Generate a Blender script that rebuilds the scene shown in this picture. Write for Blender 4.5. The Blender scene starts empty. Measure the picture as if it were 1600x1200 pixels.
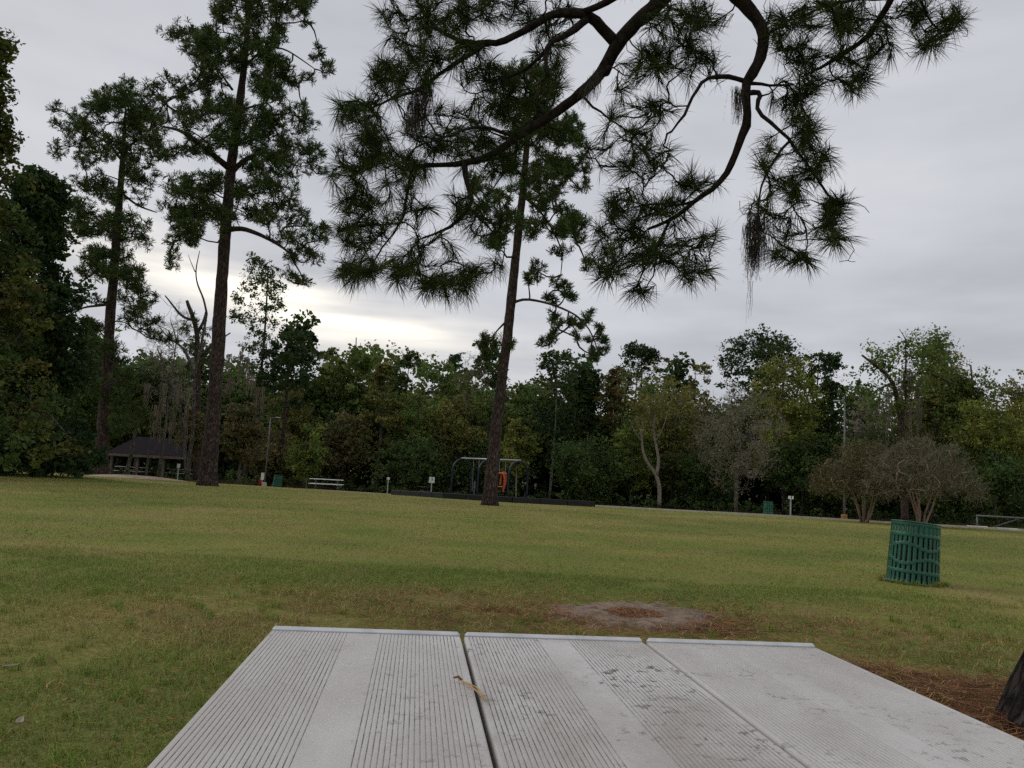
import bpy, bmesh, math, random
import numpy as np
from mathutils import Matrix, Vector

scene = bpy.context.scene
col = scene.collection
rng = np.random.default_rng(11)

# ------------------------------------------------------------------ camera
CAM_Z, FOC, PITCH, ROLL = 0.98, 1203.0, math.atan((742 - 600) / 1203.0), math.radians(3.2)
cd = bpy.data.cameras.new("camera")
cam = bpy.data.objects.new("camera", cd)
col.objects.link(cam)
cd.sensor_fit = 'HORIZONTAL'
cd.sensor_width = 36.0
cd.lens = 36.0 * FOC / 1600.0
cd.clip_start, cd.clip_end = 0.05, 3000.0
_f = Vector((0, math.cos(PITCH), math.sin(PITCH)))
_u = Vector((0, -math.sin(PITCH), math.cos(PITCH)))
_r = Vector((1, 0, 0))
cR = _r * math.cos(ROLL) + _u * math.sin(ROLL)
cU = -_r * math.sin(ROLL) + _u * math.cos(ROLL)
cam.matrix_world = Matrix(((cR.x, cU.x, -_f.x, 0), (cR.y, cU.y, -_f.y, 0), (cR.z, cU.z, -_f.z, CAM_Z), (0, 0, 0, 1)))
scene.camera = cam

# ------------------------------------------------------------------ world and sun
SUN_EL, SUN_AZ = math.radians(38), math.radians(-62)      # azimuth from +Y towards +X: light comes from the left
world = bpy.data.worlds.new("World")
scene.world = world
world.use_nodes = True
wt = world.node_tree
wt.nodes.clear()
def wn(t, **k):
    n = wt.nodes.new(t)
    for a, b in k.items(): setattr(n, a, b)
    return n
def wl(a, b): wt.links.new(a, b)
def wmath(op, a, b=None, c=None, clamp=False):
    n = wn('ShaderNodeMath', operation=op, use_clamp=clamp)
    for i, v in enumerate((a, b, c)):
        if v is None: continue
        if isinstance(v, (int, float)): n.inputs[i].default_value = v
        else: wl(v, n.inputs[i])
    return n.outputs[0]
sky = wn('ShaderNodeTexSky', sky_type='NISHITA', sun_disc=False, sun_elevation=SUN_EL, sun_rotation=SUN_AZ)
sky.air_density, sky.dust_density, sky.ozone_density = 1.0, 3.0, 1.0
tc = wn('ShaderNodeTexCoord')
sp = wn('ShaderNodeSeparateXYZ'); wl(tc.outputs['Generated'], sp.inputs[0])
X, Y, Z = sp.outputs
az = wmath('ARCTAN2', X, Y)
el = wmath('ARCSINE', Z)
# cloud deck: project direction on a flat layer so that the clouds flatten to the horizon
zz = wmath('ADD', wmath('MAXIMUM', Z, 0.0), 0.10)
cb = wn('ShaderNodeCombineXYZ')
wl(wmath('DIVIDE', X, zz), cb.inputs[0]); wl(wmath('DIVIDE', Y, zz), cb.inputs[1])
n1 = wn('ShaderNodeTexNoise'); n1.inputs['Scale'].default_value = 0.55; n1.inputs['Detail'].default_value = 5; n1.inputs['Roughness'].default_value = 0.5
wl(cb.outputs[0], n1.inputs['Vector'])
n2 = wn('ShaderNodeTexNoise'); n2.inputs['Scale'].default_value = 1.7; n2.inputs['Detail'].default_value = 4
wl(cb.outputs[0], n2.inputs['Vector'])
mp3 = wn('ShaderNodeMapping'); mp3.inputs['Scale'].default_value = (1.2, 1.2, 16.0); mp3.inputs['Rotation'].default_value = (0, math.radians(-9), 0); wl(tc.outputs['Generated'], mp3.inputs[0])
n3 = wn('ShaderNodeTexNoise'); n3.inputs['Scale'].default_value = 2.2; n3.inputs['Detail'].default_value = 4; wl(mp3.outputs[0], n3.inputs['Vector'])
rp = wn('ShaderNodeValToRGB')
rp.color_ramp.elements[0].position = 0.36; rp.color_ramp.elements[0].color = (3.20, 3.28, 3.58, 1)
rp.color_ramp.elements[1].position = 0.66; rp.color_ramp.elements[1].color = (5.25, 5.32, 5.58, 1)
wl(wmath('ADD', wmath('MULTIPLY', n1.outputs[0], 0.68), wmath('ADD', wmath('MULTIPLY', n2.outputs[0], 0.24), wmath('MULTIPLY', n3.outputs[0], 0.08))), rp.inputs[0])
# a thin break in the clouds low over the woods
cen = wmath('ADD', wmath('MULTIPLY', az, -0.20), 0.142)
cen = wmath('ADD', cen, wmath('MULTIPLY', wmath('SUBTRACT', n1.outputs[0], 0.5), 0.16))
dv = wmath('DIVIDE', wmath('SUBTRACT', el, cen), 0.032)
g1 = wmath('EXPONENT', wmath('MULTIPLY', wmath('MULTIPLY', dv, dv), -1.0))
av = wmath('DIVIDE', wmath('ADD', az, 0.28), 0.24)
g2 = wmath('EXPONENT', wmath('MULTIPLY', wmath('MULTIPLY', av, av), -1.0))
gap = wmath('MULTIPLY', wmath('MULTIPLY', g1, g2), wmath('SUBTRACT', wmath('MULTIPLY', n3.outputs[0], 3.2), 0.75), clamp=True)
mx = wn('ShaderNodeMix', data_type='RGBA'); wl(gap, mx.inputs['Factor'])
wl(rp.outputs[0], mx.inputs['A']); mx.inputs['B'].default_value = (9.6, 8.9, 7.7, 1)
mx2 = wn('ShaderNodeMix', data_type='RGBA'); mx2.inputs['Factor'].default_value = 0.95
wl(sky.outputs[0], mx2.inputs['A']); wl(mx.outputs['Result'], mx2.inputs['B'])
bg = wn('ShaderNodeBackground'); bg.inputs['Strength'].default_value = 0.1
wl(mx2.outputs['Result'], bg.inputs['Color'])
wo = wn('ShaderNodeOutputWorld'); wl(bg.outputs[0], wo.inputs[0])

sd = bpy.data.lights.new("sun", 'SUN')
sd.energy, sd.angle, sd.color = 0.6, math.radians(25), (1.0, 0.95, 0.88)
so = bpy.data.objects.new("sun", sd)
col.objects.link(so)
sdir = Vector((math.sin(SUN_AZ) * math.cos(SUN_EL), math.cos(SUN_AZ) * math.cos(SUN_EL), math.sin(SUN_EL)))
so.rotation_euler = sdir.to_track_quat('Z', 'Y').to_euler()
so.location = (-10, 6, 14)

scene.view_settings.view_transform = 'Standard'
scene.view_settings.look = 'None'
scene.view_settings.exposure = 0.5
scene.view_settings.gamma = 1.0
scene.view_settings.use_curve_mapping = False
scene.render.engine = 'CYCLES'
scene.cycles.use_denoising = False
scene.cycles.max_bounces = 5
scene.cycles.diffuse_bounces = 2
scene.cycles.transparent_max_bounces = 8
scene.cycles.use_adaptive_sampling = True
scene.cycles.adaptive_threshold = 0.015

# ------------------------------------------------------------------ coordinates
def ray(px, py):
    d = _f + cR * ((px - 800) / FOC) + cU * ((600 - py) / FOC)
    return np.array(d)
def at(px, py, y):                                   # the point a forward distance y away seen towards (px, py)
    d = ray(px, py)
    return np.array((0, 0, CAM_Z)) + d * (y / d[1])
def gz(x, y):                                        # height of the lawn: level here, falling gently towards the woods
    x = np.asarray(x, float); y = np.asarray(y, float)
    yy = np.clip(y - 12, 0, 46)
    z = -0.0005 * yy * yy
    z = z + 0.0075 * np.clip(-x - 3, 0, 45) * np.clip((y - 12) / 25, 0, 1)
    z = z + 0.015 * np.sin(x * 0.45 + 1.3) * np.sin(y * 0.33) * np.clip((y - 5) / 6, 0, 1)
    return z
def foot(px, y, dz=0.0):                             # the spot on the lawn at distance y whose column is px
    py = 742.0
    for _ in range(12):
        p = at(px, py, y)
        g = float(gz(p[0], y)) + dz
        py += (p[2] - g) * FOC / y
    return np.array((p[0], y, g))

# ------------------------------------------------------------------ mesh helpers
class MB:
    """collects vertices, faces and colours; build() links them as ONE mesh object"""
    def __init__(s): s.v, s.q, s.t, s.c, s.n = [], [], [], [], 0
    def add(s, V, Q=None, T=None, C=None):
        V = np.asarray(V, np.float32).reshape(-1, 3)
        if Q is not None and len(Q): s.q.append(np.asarray(Q, np.int64).reshape(-1, 4) + s.n)
        if T is not None and len(T): s.t.append(np.asarray(T, np.int64).reshape(-1, 3) + s.n)
        if C is None: C = np.ones((len(V), 3))
        C = np.asarray(C, np.float32)
        if C.ndim == 1: C = np.tile(C, (len(V), 1))
        s.c.append(C); s.v.append(V); s.n += len(V)
        return s
    def tube(s, pts, rad, n=6, C=None, cap=True):
        pts = np.asarray(pts, float); k = len(pts)
        rad = np.broadcast_to(np.asarray(rad, float), (k,))
        t = np.gradient(pts, axis=0); t /= np.linalg.norm(t, axis=1, keepdims=True) + 1e-9
        m = np.abs(t).mean(0); ref = np.zeros(3); ref[int(np.argmin(m))] = 1
        u = np.cross(t, ref); u /= np.linalg.norm(u, axis=1, keepdims=True) + 1e-9
        w = np.cross(t, u)
        a = np.arange(n) * 2 * math.pi / n
        V = pts[:, None] + rad[:, None, None] * (np.cos(a)[None, :, None] * u[:, None] + np.sin(a)[None, :, None] * w[:, None])
        i = np.arange(k - 1)[:, None] * n; j = np.arange(n)[None]; j2 = (j + 1) % n
        Q = np.stack([i + j, i + j2, i + n + j2, i + n + j], -1).reshape(-1, 4)
        V = V.reshape(-1, 3); T = None
        if cap:
            V = np.vstack([V, pts[:1], pts[-1:]])
            j = np.arange(n); j2 = (j + 1) % n
            T = np.vstack([np.stack([j2, j, np.full(n, k * n)], 1), np.stack([(k - 1) * n + j, (k - 1) * n + j2, np.full(n, k * n + 1)], 1)])
        return s.add(V, Q, T, C)
    def box(s, c, size, M=None, C=None, bev=0.0):
        sx, sy, sz = [v / 2 for v in size]
        if bev <= 0:
            V = np.array([(x, y, z) for x in (-sx, sx) for y in (-sy, sy) for z in (-sz, sz)], float)
            Q = [(0, 1, 3, 2), (4, 6, 7, 5), (0, 4, 5, 1), (2, 3, 7, 6), (0, 2, 6, 4), (1, 5, 7, 3)]; T = []
        else:
            b = min(bev, sx * .9, sy * .9, sz * .9)
            V, ids = [], {}
            for ix in (-1, 1):
                for iy in (-1, 1):
                    for iz in (-1, 1):
                        for ax in range(3):
                            p = [ix * (sx - b), iy * (sy - b), iz * (sz - b)]
                            p[ax] = (ix * sx, iy * sy, iz * sz)[ax]
                            ids[(ix, iy, iz, ax)] = len(V); V.append(p)
            V = np.array(V, float); Q, T = [], []
            def addf(L):
                P = V[L]; nn = np.cross(P[1] - P[0], P[2] - P[0])
                if np.dot(nn, P.mean(0)) < 0: L = L[::-1]
                (Q if len(L) == 4 else T).append(L)
            for ax in range(3):
                o1, o2 = [a for a in range(3) if a != ax]
                for sg in (-1, 1):
                    L = []
                    for a, bb in ((-1, -1), (1, -1), (1, 1), (-1, 1)):
                        k = [0, 0, 0]; k[ax] = sg; k[o1] = a; k[o2] = bb
                        L.append(ids[(*k, ax)])
                    addf(L)
                for a in (-1, 1):
                    for bb in (-1, 1):
                        k1 = [0, 0, 0]; k1[o1] = a; k1[o2] = bb; k1[ax] = -1; k2 = list(k1); k2[ax] = 1
                        addf([ids[(*k1, o1)], ids[(*k2, o1)], ids[(*k2, o2)], ids[(*k1, o2)]])
            for ix in (-1, 1):
                for iy in (-1, 1):
                    for iz in (-1, 1): addf([ids[(ix, iy, iz, a)] for a in range(3)])
        if M is not None: V = V @ np.asarray(M, float).T
        return s.add(V + np.asarray(c, float), Q, T if len(T) else None, C)
    def bar(s, a, b, w, h, C=None, bev=0.0):
        a = np.asarray(a, float); b = np.asarray(b, float); d = b - a; L = np.linalg.norm(d); d /= L
        up = np.array((0, 0, 1.)) if abs(d[2]) < .95 else np.array((0, 1., 0))
        x = np.cross(d, up); x /= np.linalg.norm(x); z = np.cross(x, d)
        return s.box((a + b) / 2, (w, L, h), np.stack([x, d, z], 1), C, bev)
    def build(s, name, mat, parent=None, off=None, smooth=False):
        V = np.vstack(s.v); C = np.vstack(s.c)
        if off is not None: V = V - np.asarray(off, np.float32)
        me = bpy.data.meshes.new(name)
        q = np.vstack(s.q) if s.q else np.zeros((0, 4), np.int64)
        t = np.vstack(s.t) if s.t else np.zeros((0, 3), np.int64)
        me.vertices.add(len(V)); me.vertices.foreach_set('co', V.astype(np.float32).ravel())
        li = np.concatenate([q.ravel(), t.ravel()]).astype(np.int32)
        me.loops.add(len(li)); me.loops.foreach_set('vertex_index', li)
        nf = len(q) + len(t)
        ls = np.concatenate([np.arange(len(q)) * 4, len(q) * 4 + np.arange(len(t)) * 3]).astype(np.int32)
        me.polygons.add(nf); me.polygons.foreach_set('loop_start', ls)
        me.polygons.foreach_set('use_smooth', np.full(nf, smooth, bool))
        me.update(calc_edges=True)
        a = me.color_attributes.new('tint', 'FLOAT_COLOR', 'POINT')
        a.data.foreach_set('color', np.hstack([C, np.ones((len(C), 1), np.float32)]).astype(np.float32).ravel())
        me.validate()
        me.materials.append(mat)
        o = bpy.data.objects.new(name, me)
        col.objects.link(o)
        if parent is not None: o.parent = parent
        return o
def tag(o, label=None, cat=None, group=None, kind=None):
    if label: o['label'] = label
    if cat: o['category'] = cat
    if group: o['group'] = group
    if kind: o['kind'] = kind
    return o
def empty(name, loc, label=None, cat=None, group=None):
    o = bpy.data.objects.new(name, None)
    o.location = [float(v) for v in loc]; o.empty_display_size = 0.2
    col.objects.link(o)
    return tag(o, label, cat, group)
def rotz(a): c, s_ = math.cos(a), math.sin(a); return np.array(((c, -s_, 0), (s_, c, 0), (0, 0, 1.)))
def unit(v): v = np.asarray(v, float); return v / (np.linalg.norm(v, axis=-1, keepdims=True) + 1e-9)
def vnoise(x, y, s, seed=0):                         # smooth value noise, 0..1
    x = np.asarray(x, float) / s; y = np.asarray(y, float) / s
    xi, yi = np.floor(x).astype(np.int64), np.floor(y).astype(np.int64)
    fx, fy = x - xi, y - yi; fx = fx * fx * (3 - 2 * fx); fy = fy * fy * (3 - 2 * fy)
    def h(a, b):
        n = (a * 374761393 + b * 668265263 + seed * 1442695) & 0xffffffff
        n = ((n ^ (n >> 13)) * 1274126177) & 0xffffffff
        return ((n ^ (n >> 16)) & 0xffff) / 65535.0
    return (h(xi, yi) * (1 - fx) + h(xi + 1, yi) * fx) * (1 - fy) + (h(xi, yi + 1) * (1 - fx) + h(xi + 1, yi + 1) * fx) * fy

# ------------------------------------------------------------------ materials
def new_mat(name):
    m = bpy.data.materials.new(name); m.use_nodes = True
    nt = m.node_tree
    return m, nt, nt.nodes['Principled BSDF'], nt.nodes['Material Output']
def nd(nt, t, **k):
    n = nt.nodes.new(t)
    for a, b in k.items(): setattr(n, a, b)
    return n
def noise(nt, scale, detail=4, rough=.55, vec=None, stretch=None):
    n = nd(nt, 'ShaderNodeTexNoise'); n.inputs['Scale'].default_value = scale; n.inputs['Detail'].default_value = detail; n.inputs['Roughness'].default_value = rough
    if vec is None:
        vec = nd(nt, 'ShaderNodeTexCoord').outputs['Object']
    if stretch:
        mp = nd(nt, 'ShaderNodeMapping'); mp.inputs['Scale'].default_value = stretch; nt.links.new(vec, mp.inputs[0]); vec = mp.outputs[0]
    nt.links.new(vec, n.inputs['Vector'])
    return n.outputs[0]
def ramp(nt, fac, stops):
    r = nd(nt, 'ShaderNodeValToRGB'); e = r.color_ramp.elements
    while len(e) < len(stops): e.new(0.5)
    for i, (p, c) in enumerate(stops): e[i].position = p; e[i].color = (*c, 1) if len(c) == 3 else c
    nt.links.new(fac, r.inputs[0]); return r.outputs[0]
def mix(nt, fac, a, b, mode='MIX'):
    n = nd(nt, 'ShaderNodeMix', data_type='RGBA', blend_type=mode)
    for k, v in (('Factor', fac), ('A', a), ('B', b)):
        if hasattr(v, 'is_linked') or hasattr(v, 'links'): nt.links.new(v, n.inputs[k])
        elif k == 'Factor': n.inputs[k].default_value = v
        else: n.inputs[k].default_value = (*v, 1)
    return n.outputs['Result']
def bump(nt, bsdf, h, dist, strength=1.0):
    b = nd(nt, 'ShaderNodeBump'); b.inputs['Distance'].default_value = dist; b.inputs['Strength'].default_value = strength
    nt.links.new(h, b.inputs['Height']); nt.links.new(b.outputs[0], bsdf.inputs['Normal'])
def simple(name, c1, c2, scale=6, rough=.6, bumpd=0.0, metal=0.0, spec=.4, stretch=None, bscale=None):
    m, nt, b, o = new_mat(name)
    f = noise(nt, scale, 5, .6, stretch=stretch)
    nt.links.new(ramp(nt, f, [(.3, c1), (.7, c2)]), b.inputs['Base Color'])
    b.inputs['Roughness'].default_value = rough; b.inputs['Metallic'].default_value = metal
    b.inputs['Specular IOR Level'].default_value = spec
    if bumpd: bump(nt, b, noise(nt, bscale or scale * 4, 4, stretch=stretch), bumpd)
    return m
def leaf_mat(name, trans=.3, rough=.55, spec=.25):
    m, nt, b, o = new_mat(name)
    at_ = nd(nt, 'ShaderNodeAttribute', attribute_name='tint')
    nt.links.new(at_.outputs['Color'], b.inputs['Base Color'])
    b.inputs['Roughness'].default_value = rough; b.inputs['Specular IOR Level'].default_value = spec
    tr = nd(nt, 'ShaderNodeBsdfTranslucent'); nt.links.new(at_.outputs['Color'], tr.inputs['Color'])
    ms = nd(nt, 'ShaderNodeMixShader'); ms.inputs[0].default_value = trans
    nt.links.new(b.outputs[0], ms.inputs[1]); nt.links.new(tr.outputs[0], ms.inputs[2]); nt.links.new(ms.outputs[0], o.inputs['Surface'])
    return m
def bark_mat(name, dark, mid, light, scale=9, dist=.02):
    m, nt, b, o = new_mat(name)
    tcn = nd(nt, 'ShaderNodeTexCoord'); mp = nd(nt, 'ShaderNodeMapping'); mp.inputs['Scale'].default_value = (1, 1, .32)
    nt.links.new(tcn.outputs['Object'], mp.inputs[0])
    nz = noise(nt, scale * 1.3, 6, .65, vec=mp.outputs[0])
    ad = nd(nt, 'ShaderNodeVectorMath', operation='MULTIPLY_ADD')
    nt.links.new(nz, ad.inputs[0]); ad.inputs[1].default_value = (.10, .10, .10); nt.links.new(mp.outputs[0], ad.inputs[2])
    v = nd(nt, 'ShaderNodeTexVoronoi', feature='DISTANCE_TO_EDGE'); v.inputs['Scale'].default_value = scale
    nt.links.new(ad.outputs[0], v.inputs['Vector'])
    v2 = nd(nt, 'ShaderNodeTexVoronoi'); v2.inputs['Scale'].default_value = scale; nt.links.new(ad.outputs[0], v2.inputs['Vector'])
    plate = ramp(nt, v2.outputs['Color'], [(.2, mid), (.8, light)])
    c = mix(nt, ramp(nt, v.outputs['Distance'], [(.02, (0, 0, 0)), (.16, (1, 1, 1))]), dark, plate)
    c = mix(nt, ramp(nt, noise(nt, 3.0, 5), [(.35, (.55, .55, .55)), (.7, (1, 1, 1))]), (0.02, 0.017, 0.014), c)
    nt.links.new(c, b.inputs['Base Color']); b.inputs['Roughness'].default_value = .9; b.inputs['Specular IOR Level'].default_value = .15
    h = mix(nt, .4, ramp(nt, v.outputs['Distance'], [(.0, (0, 0, 0)), (.2, (1, 1, 1))]), nz)
    bump(nt, b, h, dist)
    return m
M = {}
M['leaf'] = leaf_mat('leaf', .32, .65, .12)
M['needle'] = leaf_mat('needle', .10, .75, .06)
M['grass'] = leaf_mat('grass_blade', .3, .6, .2)
M['straw'] = leaf_mat('straw', .15, .7, .15)
M['moss'] = leaf_mat('moss', .2, .9, .05)
M['twig'] = leaf_mat('twig', .0, .9, .1)
M['bark'] = bark_mat('pine_bark', (.018, .013, .011), (.080, .052, .042), (.14, .10, .082), 14)
M['bark_near'] = bark_mat('near_pine_bark', (.010, .008, .007), (.040, .030, .026), (.085, .068, .060), 13, .03)
M['bark_grey'] = bark_mat('grey_bark', (.035, .03, .026), (.13, .115, .10), (.24, .215, .19), 12, .01)
M['bark_pale'] = simple('pale_bark', (.15, .13, .105), (.28, .25, .21), 8, .85, .006)
M['bark_myrtle'] = simple('myrtle_bark', (.17, .105, .075), (.34, .235, .18), 5, .75, .004, stretch=(1, 1, .3))
M['branch'] = simple('dark_branch_bark', (.010, .008, .007), (.048, .037, .031), 26, .95, .006, spec=.08)
M['black_plastic'] = simple('black_plastic', (.008, .008, .009), (.016, .016, .017), 4, .7)
M['green_paint'] = simple('green_paint', (.007, .078, .044), (.012, .105, .060), 7, .38, .0006, spec=.5)
M['far_green'] = simple('green_steel', (.012, .085, .055), (.02, .12, .08), 5, .5)
M['blue_steel'] = simple('blue_steel', (.006, .013, .024), (.010, .020, .034), 5, .4)
M['orange'] = simple('orange_plastic', (.46, .085, .028), (.56, .11, .035), 4, .45)
M['galv'] = simple('galvanised_steel', (.33, .34, .35), (.48, .49, .50), 12, .45, metal=.6)
M['white_paint'] = simple('white_paint', (.62, .62, .60), (.80, .80, .78), 9, .5)
M['grey_metal'] = simple('grey_metal', (.085, .085, .085), (.13, .13, .13), 9, .5)
M['wood_post'] = simple('weathered_wood', (.085, .065, .05), (.16, .13, .10), 8, .85, .004, stretch=(1, 1, .2))
M['orange_wood'] = simple('orange_concrete', (.24, .11, .035), (.33, .16, .05), 8, .8)
M['concrete'] = simple('concrete', (.40, .37, .32), (.58, .54, .48), 6, .9, .004)
M['old_concrete'] = simple('old_concrete', (.10, .066, .043), (.29, .215, .15), 9, .95, .012, bscale=45)
M['shingle'] = simple('dark_shingle', (.014, .012, .014), (.030, .026, .030), 5, .95, .01, spec=.05)
M['red'] = simple('red_paint', (.35, .03, .02), (.45, .05, .03), 5, .5)
M['glass'] = simple('dark_glass', (.02, .025, .03), (.03, .035, .04), 3, .08)
M['rubber'] = simple('black_rubber', (.015, .015, .015), (.025, .025, .025), 5, .8)
M['mulch'] = simple('mulch', (.06, .04, .028), (.13, .09, .06), 14, .95, .02)
M['litter'] = simple('leaf_litter', (.030, .022, .014), (.075, .052, .032), 3, .95, .03, spec=.05)
M['print'] = simple('black_print', (.02, .02, .02), (.03, .03, .03), 5, .6)

# lawn: greens and olives, dry and bare patches, fallen needles round the table and the near pine
m, nt, b, o = new_mat('lawn')
big = nd(nt, 'ShaderNodeAttribute', attribute_name='tint').outputs['Fac']; medn = noise(nt, 1.1, 5, .6); fine = noise(nt, 26, 4, .7); vf = noise(nt, 120, 2, .6)
c = ramp(nt, big, [(.15, (.165, .205, .045)), (.45, (.235, .25, .060)), (.65, (.305, .275, .09)), (.9, (.36, .27, .125))])
c = mix(nt, ramp(nt, medn, [(.46, (0, 0, 0)), (.72, (.75, .75, .75))]), c, (.27, .195, .09))
c = mix(nt, ramp(nt, medn, [(.28, (.8, .8, .8)), (.42, (0, 0, 0))]), c, (.12, .175, .036))
c = mix(nt, ramp(nt, noise(nt, .55, 3, .5), [(.66, (0, 0, 0)), (.74, (.6, .6, .6))]), c, (.32, .24, .12))
tcn = nd(nt, 'ShaderNodeTexCoord')
def spot(cx, cy, rx, ry, amt):
    s_ = nd(nt, 'ShaderNodeMapping'); s_.inputs['Location'].default_value = (-cx / rx, -cy / ry, 0); s_.inputs['Scale'].default_value = (1 / rx, 1 / ry, 0)
    nt.links.new(tcn.outputs['Object'], s_.inputs[0])
    g = nd(nt, 'ShaderNodeVectorMath', operation='LENGTH'); nt.links.new(s_.outputs[0], g.inputs[0])
    a = nd(nt, 'ShaderNodeMath', operation='MULTIPLY_ADD'); nt.links.new(medn, a.inputs[0]); a.inputs[1].default_value = 1.3; nt.links.new(g.outputs['Value'], a.inputs[2])
    return ramp(nt, a.outputs[0], [(.85, (amt,) * 3), (1.0, (amt * .7,) * 3), (1.0, (0, 0, 0))]) if False else ramp(nt, a.outputs[0], [(.55, (amt,) * 3), (1.0, (0, 0, 0))])
for (cx, cy, rx, ry, amt, cc) in ((1.7, 3.75, 1.6, 1.1, .95, (.10, .042, .022)), (1.0, 5.6, 3.6, 1.7, .95, (.105, .055, .030)), (0.3, 3.2, 1.6, 1.2, .8, (.09, .06, .032)),
                                  (-13, 37, 4.0, 5.0, .0, (.3, .22, .14)), (-1.6, 2.4, 1.0, .7, .75, (.06, .04, .025)), (-6.2, 15.3, 1.3, 1.0, .8, (.26, .19, .10)), (-15.5, 22.0, 5.0, 2.0, .8, (.17, .115, .06))):
    c = mix(nt, spot(cx, cy, rx, ry, amt), c, cc)
c = mix(nt, ramp(nt, fine, [(.3, (.55, .55, .55)), (.7, (1.25, 1.25, 1.2))]), (0, 0, 0), c, 'MIX') if False else mix(nt, 1.0, c, ramp(nt, fine, [(.3, (.55, .55, .52)), (.72, (1.3, 1.28, 1.2))]), 'MULTIPLY')
c = mix(nt, spot(0, 3.5, 8.5, 7.5, .62), c, (.085, .066, .030))   # thin turf: soil and thatch between the blades near the pine
nt.links.new(c, b.inputs['Base Color']); b.inputs['Roughness'].default_value = .95; b.inputs['Specular IOR Level'].default_value = .1
bump(nt, b, mix(nt, .5, fine, vf), .03)
M['lawn'] = m

# painted aluminium plank: grime lies in the grooves (vertex tint: red = groove) and in smears
m, nt, b, o = new_mat('painted_plank')
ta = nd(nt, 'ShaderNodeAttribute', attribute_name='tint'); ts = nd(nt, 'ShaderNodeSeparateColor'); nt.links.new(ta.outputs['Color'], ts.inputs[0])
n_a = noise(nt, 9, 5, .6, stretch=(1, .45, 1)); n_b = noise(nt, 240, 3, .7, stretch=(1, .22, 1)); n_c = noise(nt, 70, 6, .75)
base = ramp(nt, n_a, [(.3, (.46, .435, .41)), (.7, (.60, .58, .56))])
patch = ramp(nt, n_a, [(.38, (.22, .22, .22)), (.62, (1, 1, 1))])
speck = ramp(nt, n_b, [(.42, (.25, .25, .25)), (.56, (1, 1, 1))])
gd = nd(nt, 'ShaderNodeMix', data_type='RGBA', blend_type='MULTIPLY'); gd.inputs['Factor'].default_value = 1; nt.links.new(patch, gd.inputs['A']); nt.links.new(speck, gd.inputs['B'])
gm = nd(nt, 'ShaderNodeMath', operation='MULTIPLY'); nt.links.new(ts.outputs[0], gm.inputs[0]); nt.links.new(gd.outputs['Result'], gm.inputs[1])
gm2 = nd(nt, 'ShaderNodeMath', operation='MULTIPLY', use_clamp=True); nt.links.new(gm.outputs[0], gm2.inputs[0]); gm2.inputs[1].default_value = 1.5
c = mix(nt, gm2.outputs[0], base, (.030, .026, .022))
sm = nd(nt, 'ShaderNodeMath', operation='MULTIPLY'); nt.links.new(ramp(nt, n_c, [(.56, (0, 0, 0)), (.60, (.9, .9, .9))]), sm.inputs[0]); nt.links.new(ramp(nt, noise(nt, 9, 4), [(.48, (0, 0, 0)), (.58, (1, 1, 1))]), sm.inputs[1])
sg = nd(nt, 'ShaderNodeMath', operation='MULTIPLY'); nt.links.new(sm.outputs[0], sg.inputs[0]); nt.links.new(ts.outputs[1], sg.inputs[1])
c = mix(nt, sg.outputs[0], c, (.075, .066, .058))
tn = nd(nt, 'ShaderNodeMath', operation='MULTIPLY'); nt.links.new(ramp(nt, noise(nt, 6, 5, .65, stretch=(1, .5, 1)), [(.42, (0, 0, 0)), (.66, (.75, .75, .75))]), tn.inputs[0]); nt.links.new(ts.outputs[1], tn.inputs[1])
c = mix(nt, tn.outputs[0], c, (.30, .27, .24))
nt.links.new(c, b.inputs['Base Color']); b.inputs['Roughness'].default_value = .42; b.inputs['Specular IOR Level'].default_value = .4
M['plank'] = m

# ------------------------------------------------------------------ ground
def axis(lo, hi, near, n, p=2.2):
    t = np.linspace(-1, 1, n); s_ = np.sign(t) * np.abs(t) ** p
    return np.where(s_ < 0, near + s_ * (near - lo), near + s_ * (hi - near))
gx = axis(-700, 700, 0, 221, 2.9); gy = axis(-300, 1500, 12, 261, 3.0)
GX, GY = np.meshgrid(gx, gy)
GZ = gz(GX, GY)
mb = MB()
nx, ny = len(gx), len(gy)
i = np.arange(ny - 1)[:, None] * nx; j = np.arange(nx - 1)[None]
def dryness(x, y):                                   # where the lawn is green and where it is dry, 0..1
    x = np.asarray(x, float); y = np.asarray(y, float)
    d = .26 * vnoise(x, y, 7.0, 41) + .36 * vnoise(x, y, 2.4, 42) + .38 * vnoise(x, y, 1.0, 43)
    return np.clip((d - .5) * 1.25 + .41 + .10 * np.clip((y - 14) / 20, 0, 1), 0, 1)
GD = dryness(GX, GY).reshape(-1)
mb.add(np.stack([GX, GY, GZ], -1).reshape(-1, 3), np.stack([i + j, i + j + 1, i + nx + j + 1, i + nx + j], -1).reshape(-1, 4), None, np.column_stack([GD] * 3))
tag(mb.build('ground', M['lawn'], smooth=True), 'mown lawn sloping gently down to the woods', 'lawn', kind='structure')

# leaf litter under the trees
fx = np.linspace(-150, 150, 61); fy = np.r_[np.linspace(57.5, 80, 16), 100, 140, 220]; FX, FY = np.meshgrid(fx, fy); FY = FY + 1.2 * np.sin(FX * .35) * (FY < 58) + .8 * np.sin(FX * .9) * (FY < 58)
k = len(fx); i = np.arange(len(fy) - 1)[:, None] * k; j = np.arange(k - 1)[None]
tag(MB().add(np.stack([FX, FY, gz(FX, FY) + .03], -1).reshape(-1, 3), np.stack([i + j, i + j + 1, i + k + j + 1, i + k + j], -1).reshape(-1, 4)).build('forest_floor', M['litter'], smooth=True), 'dark leaf litter on the floor of the woods', 'leaf litter', kind='structure')

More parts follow.
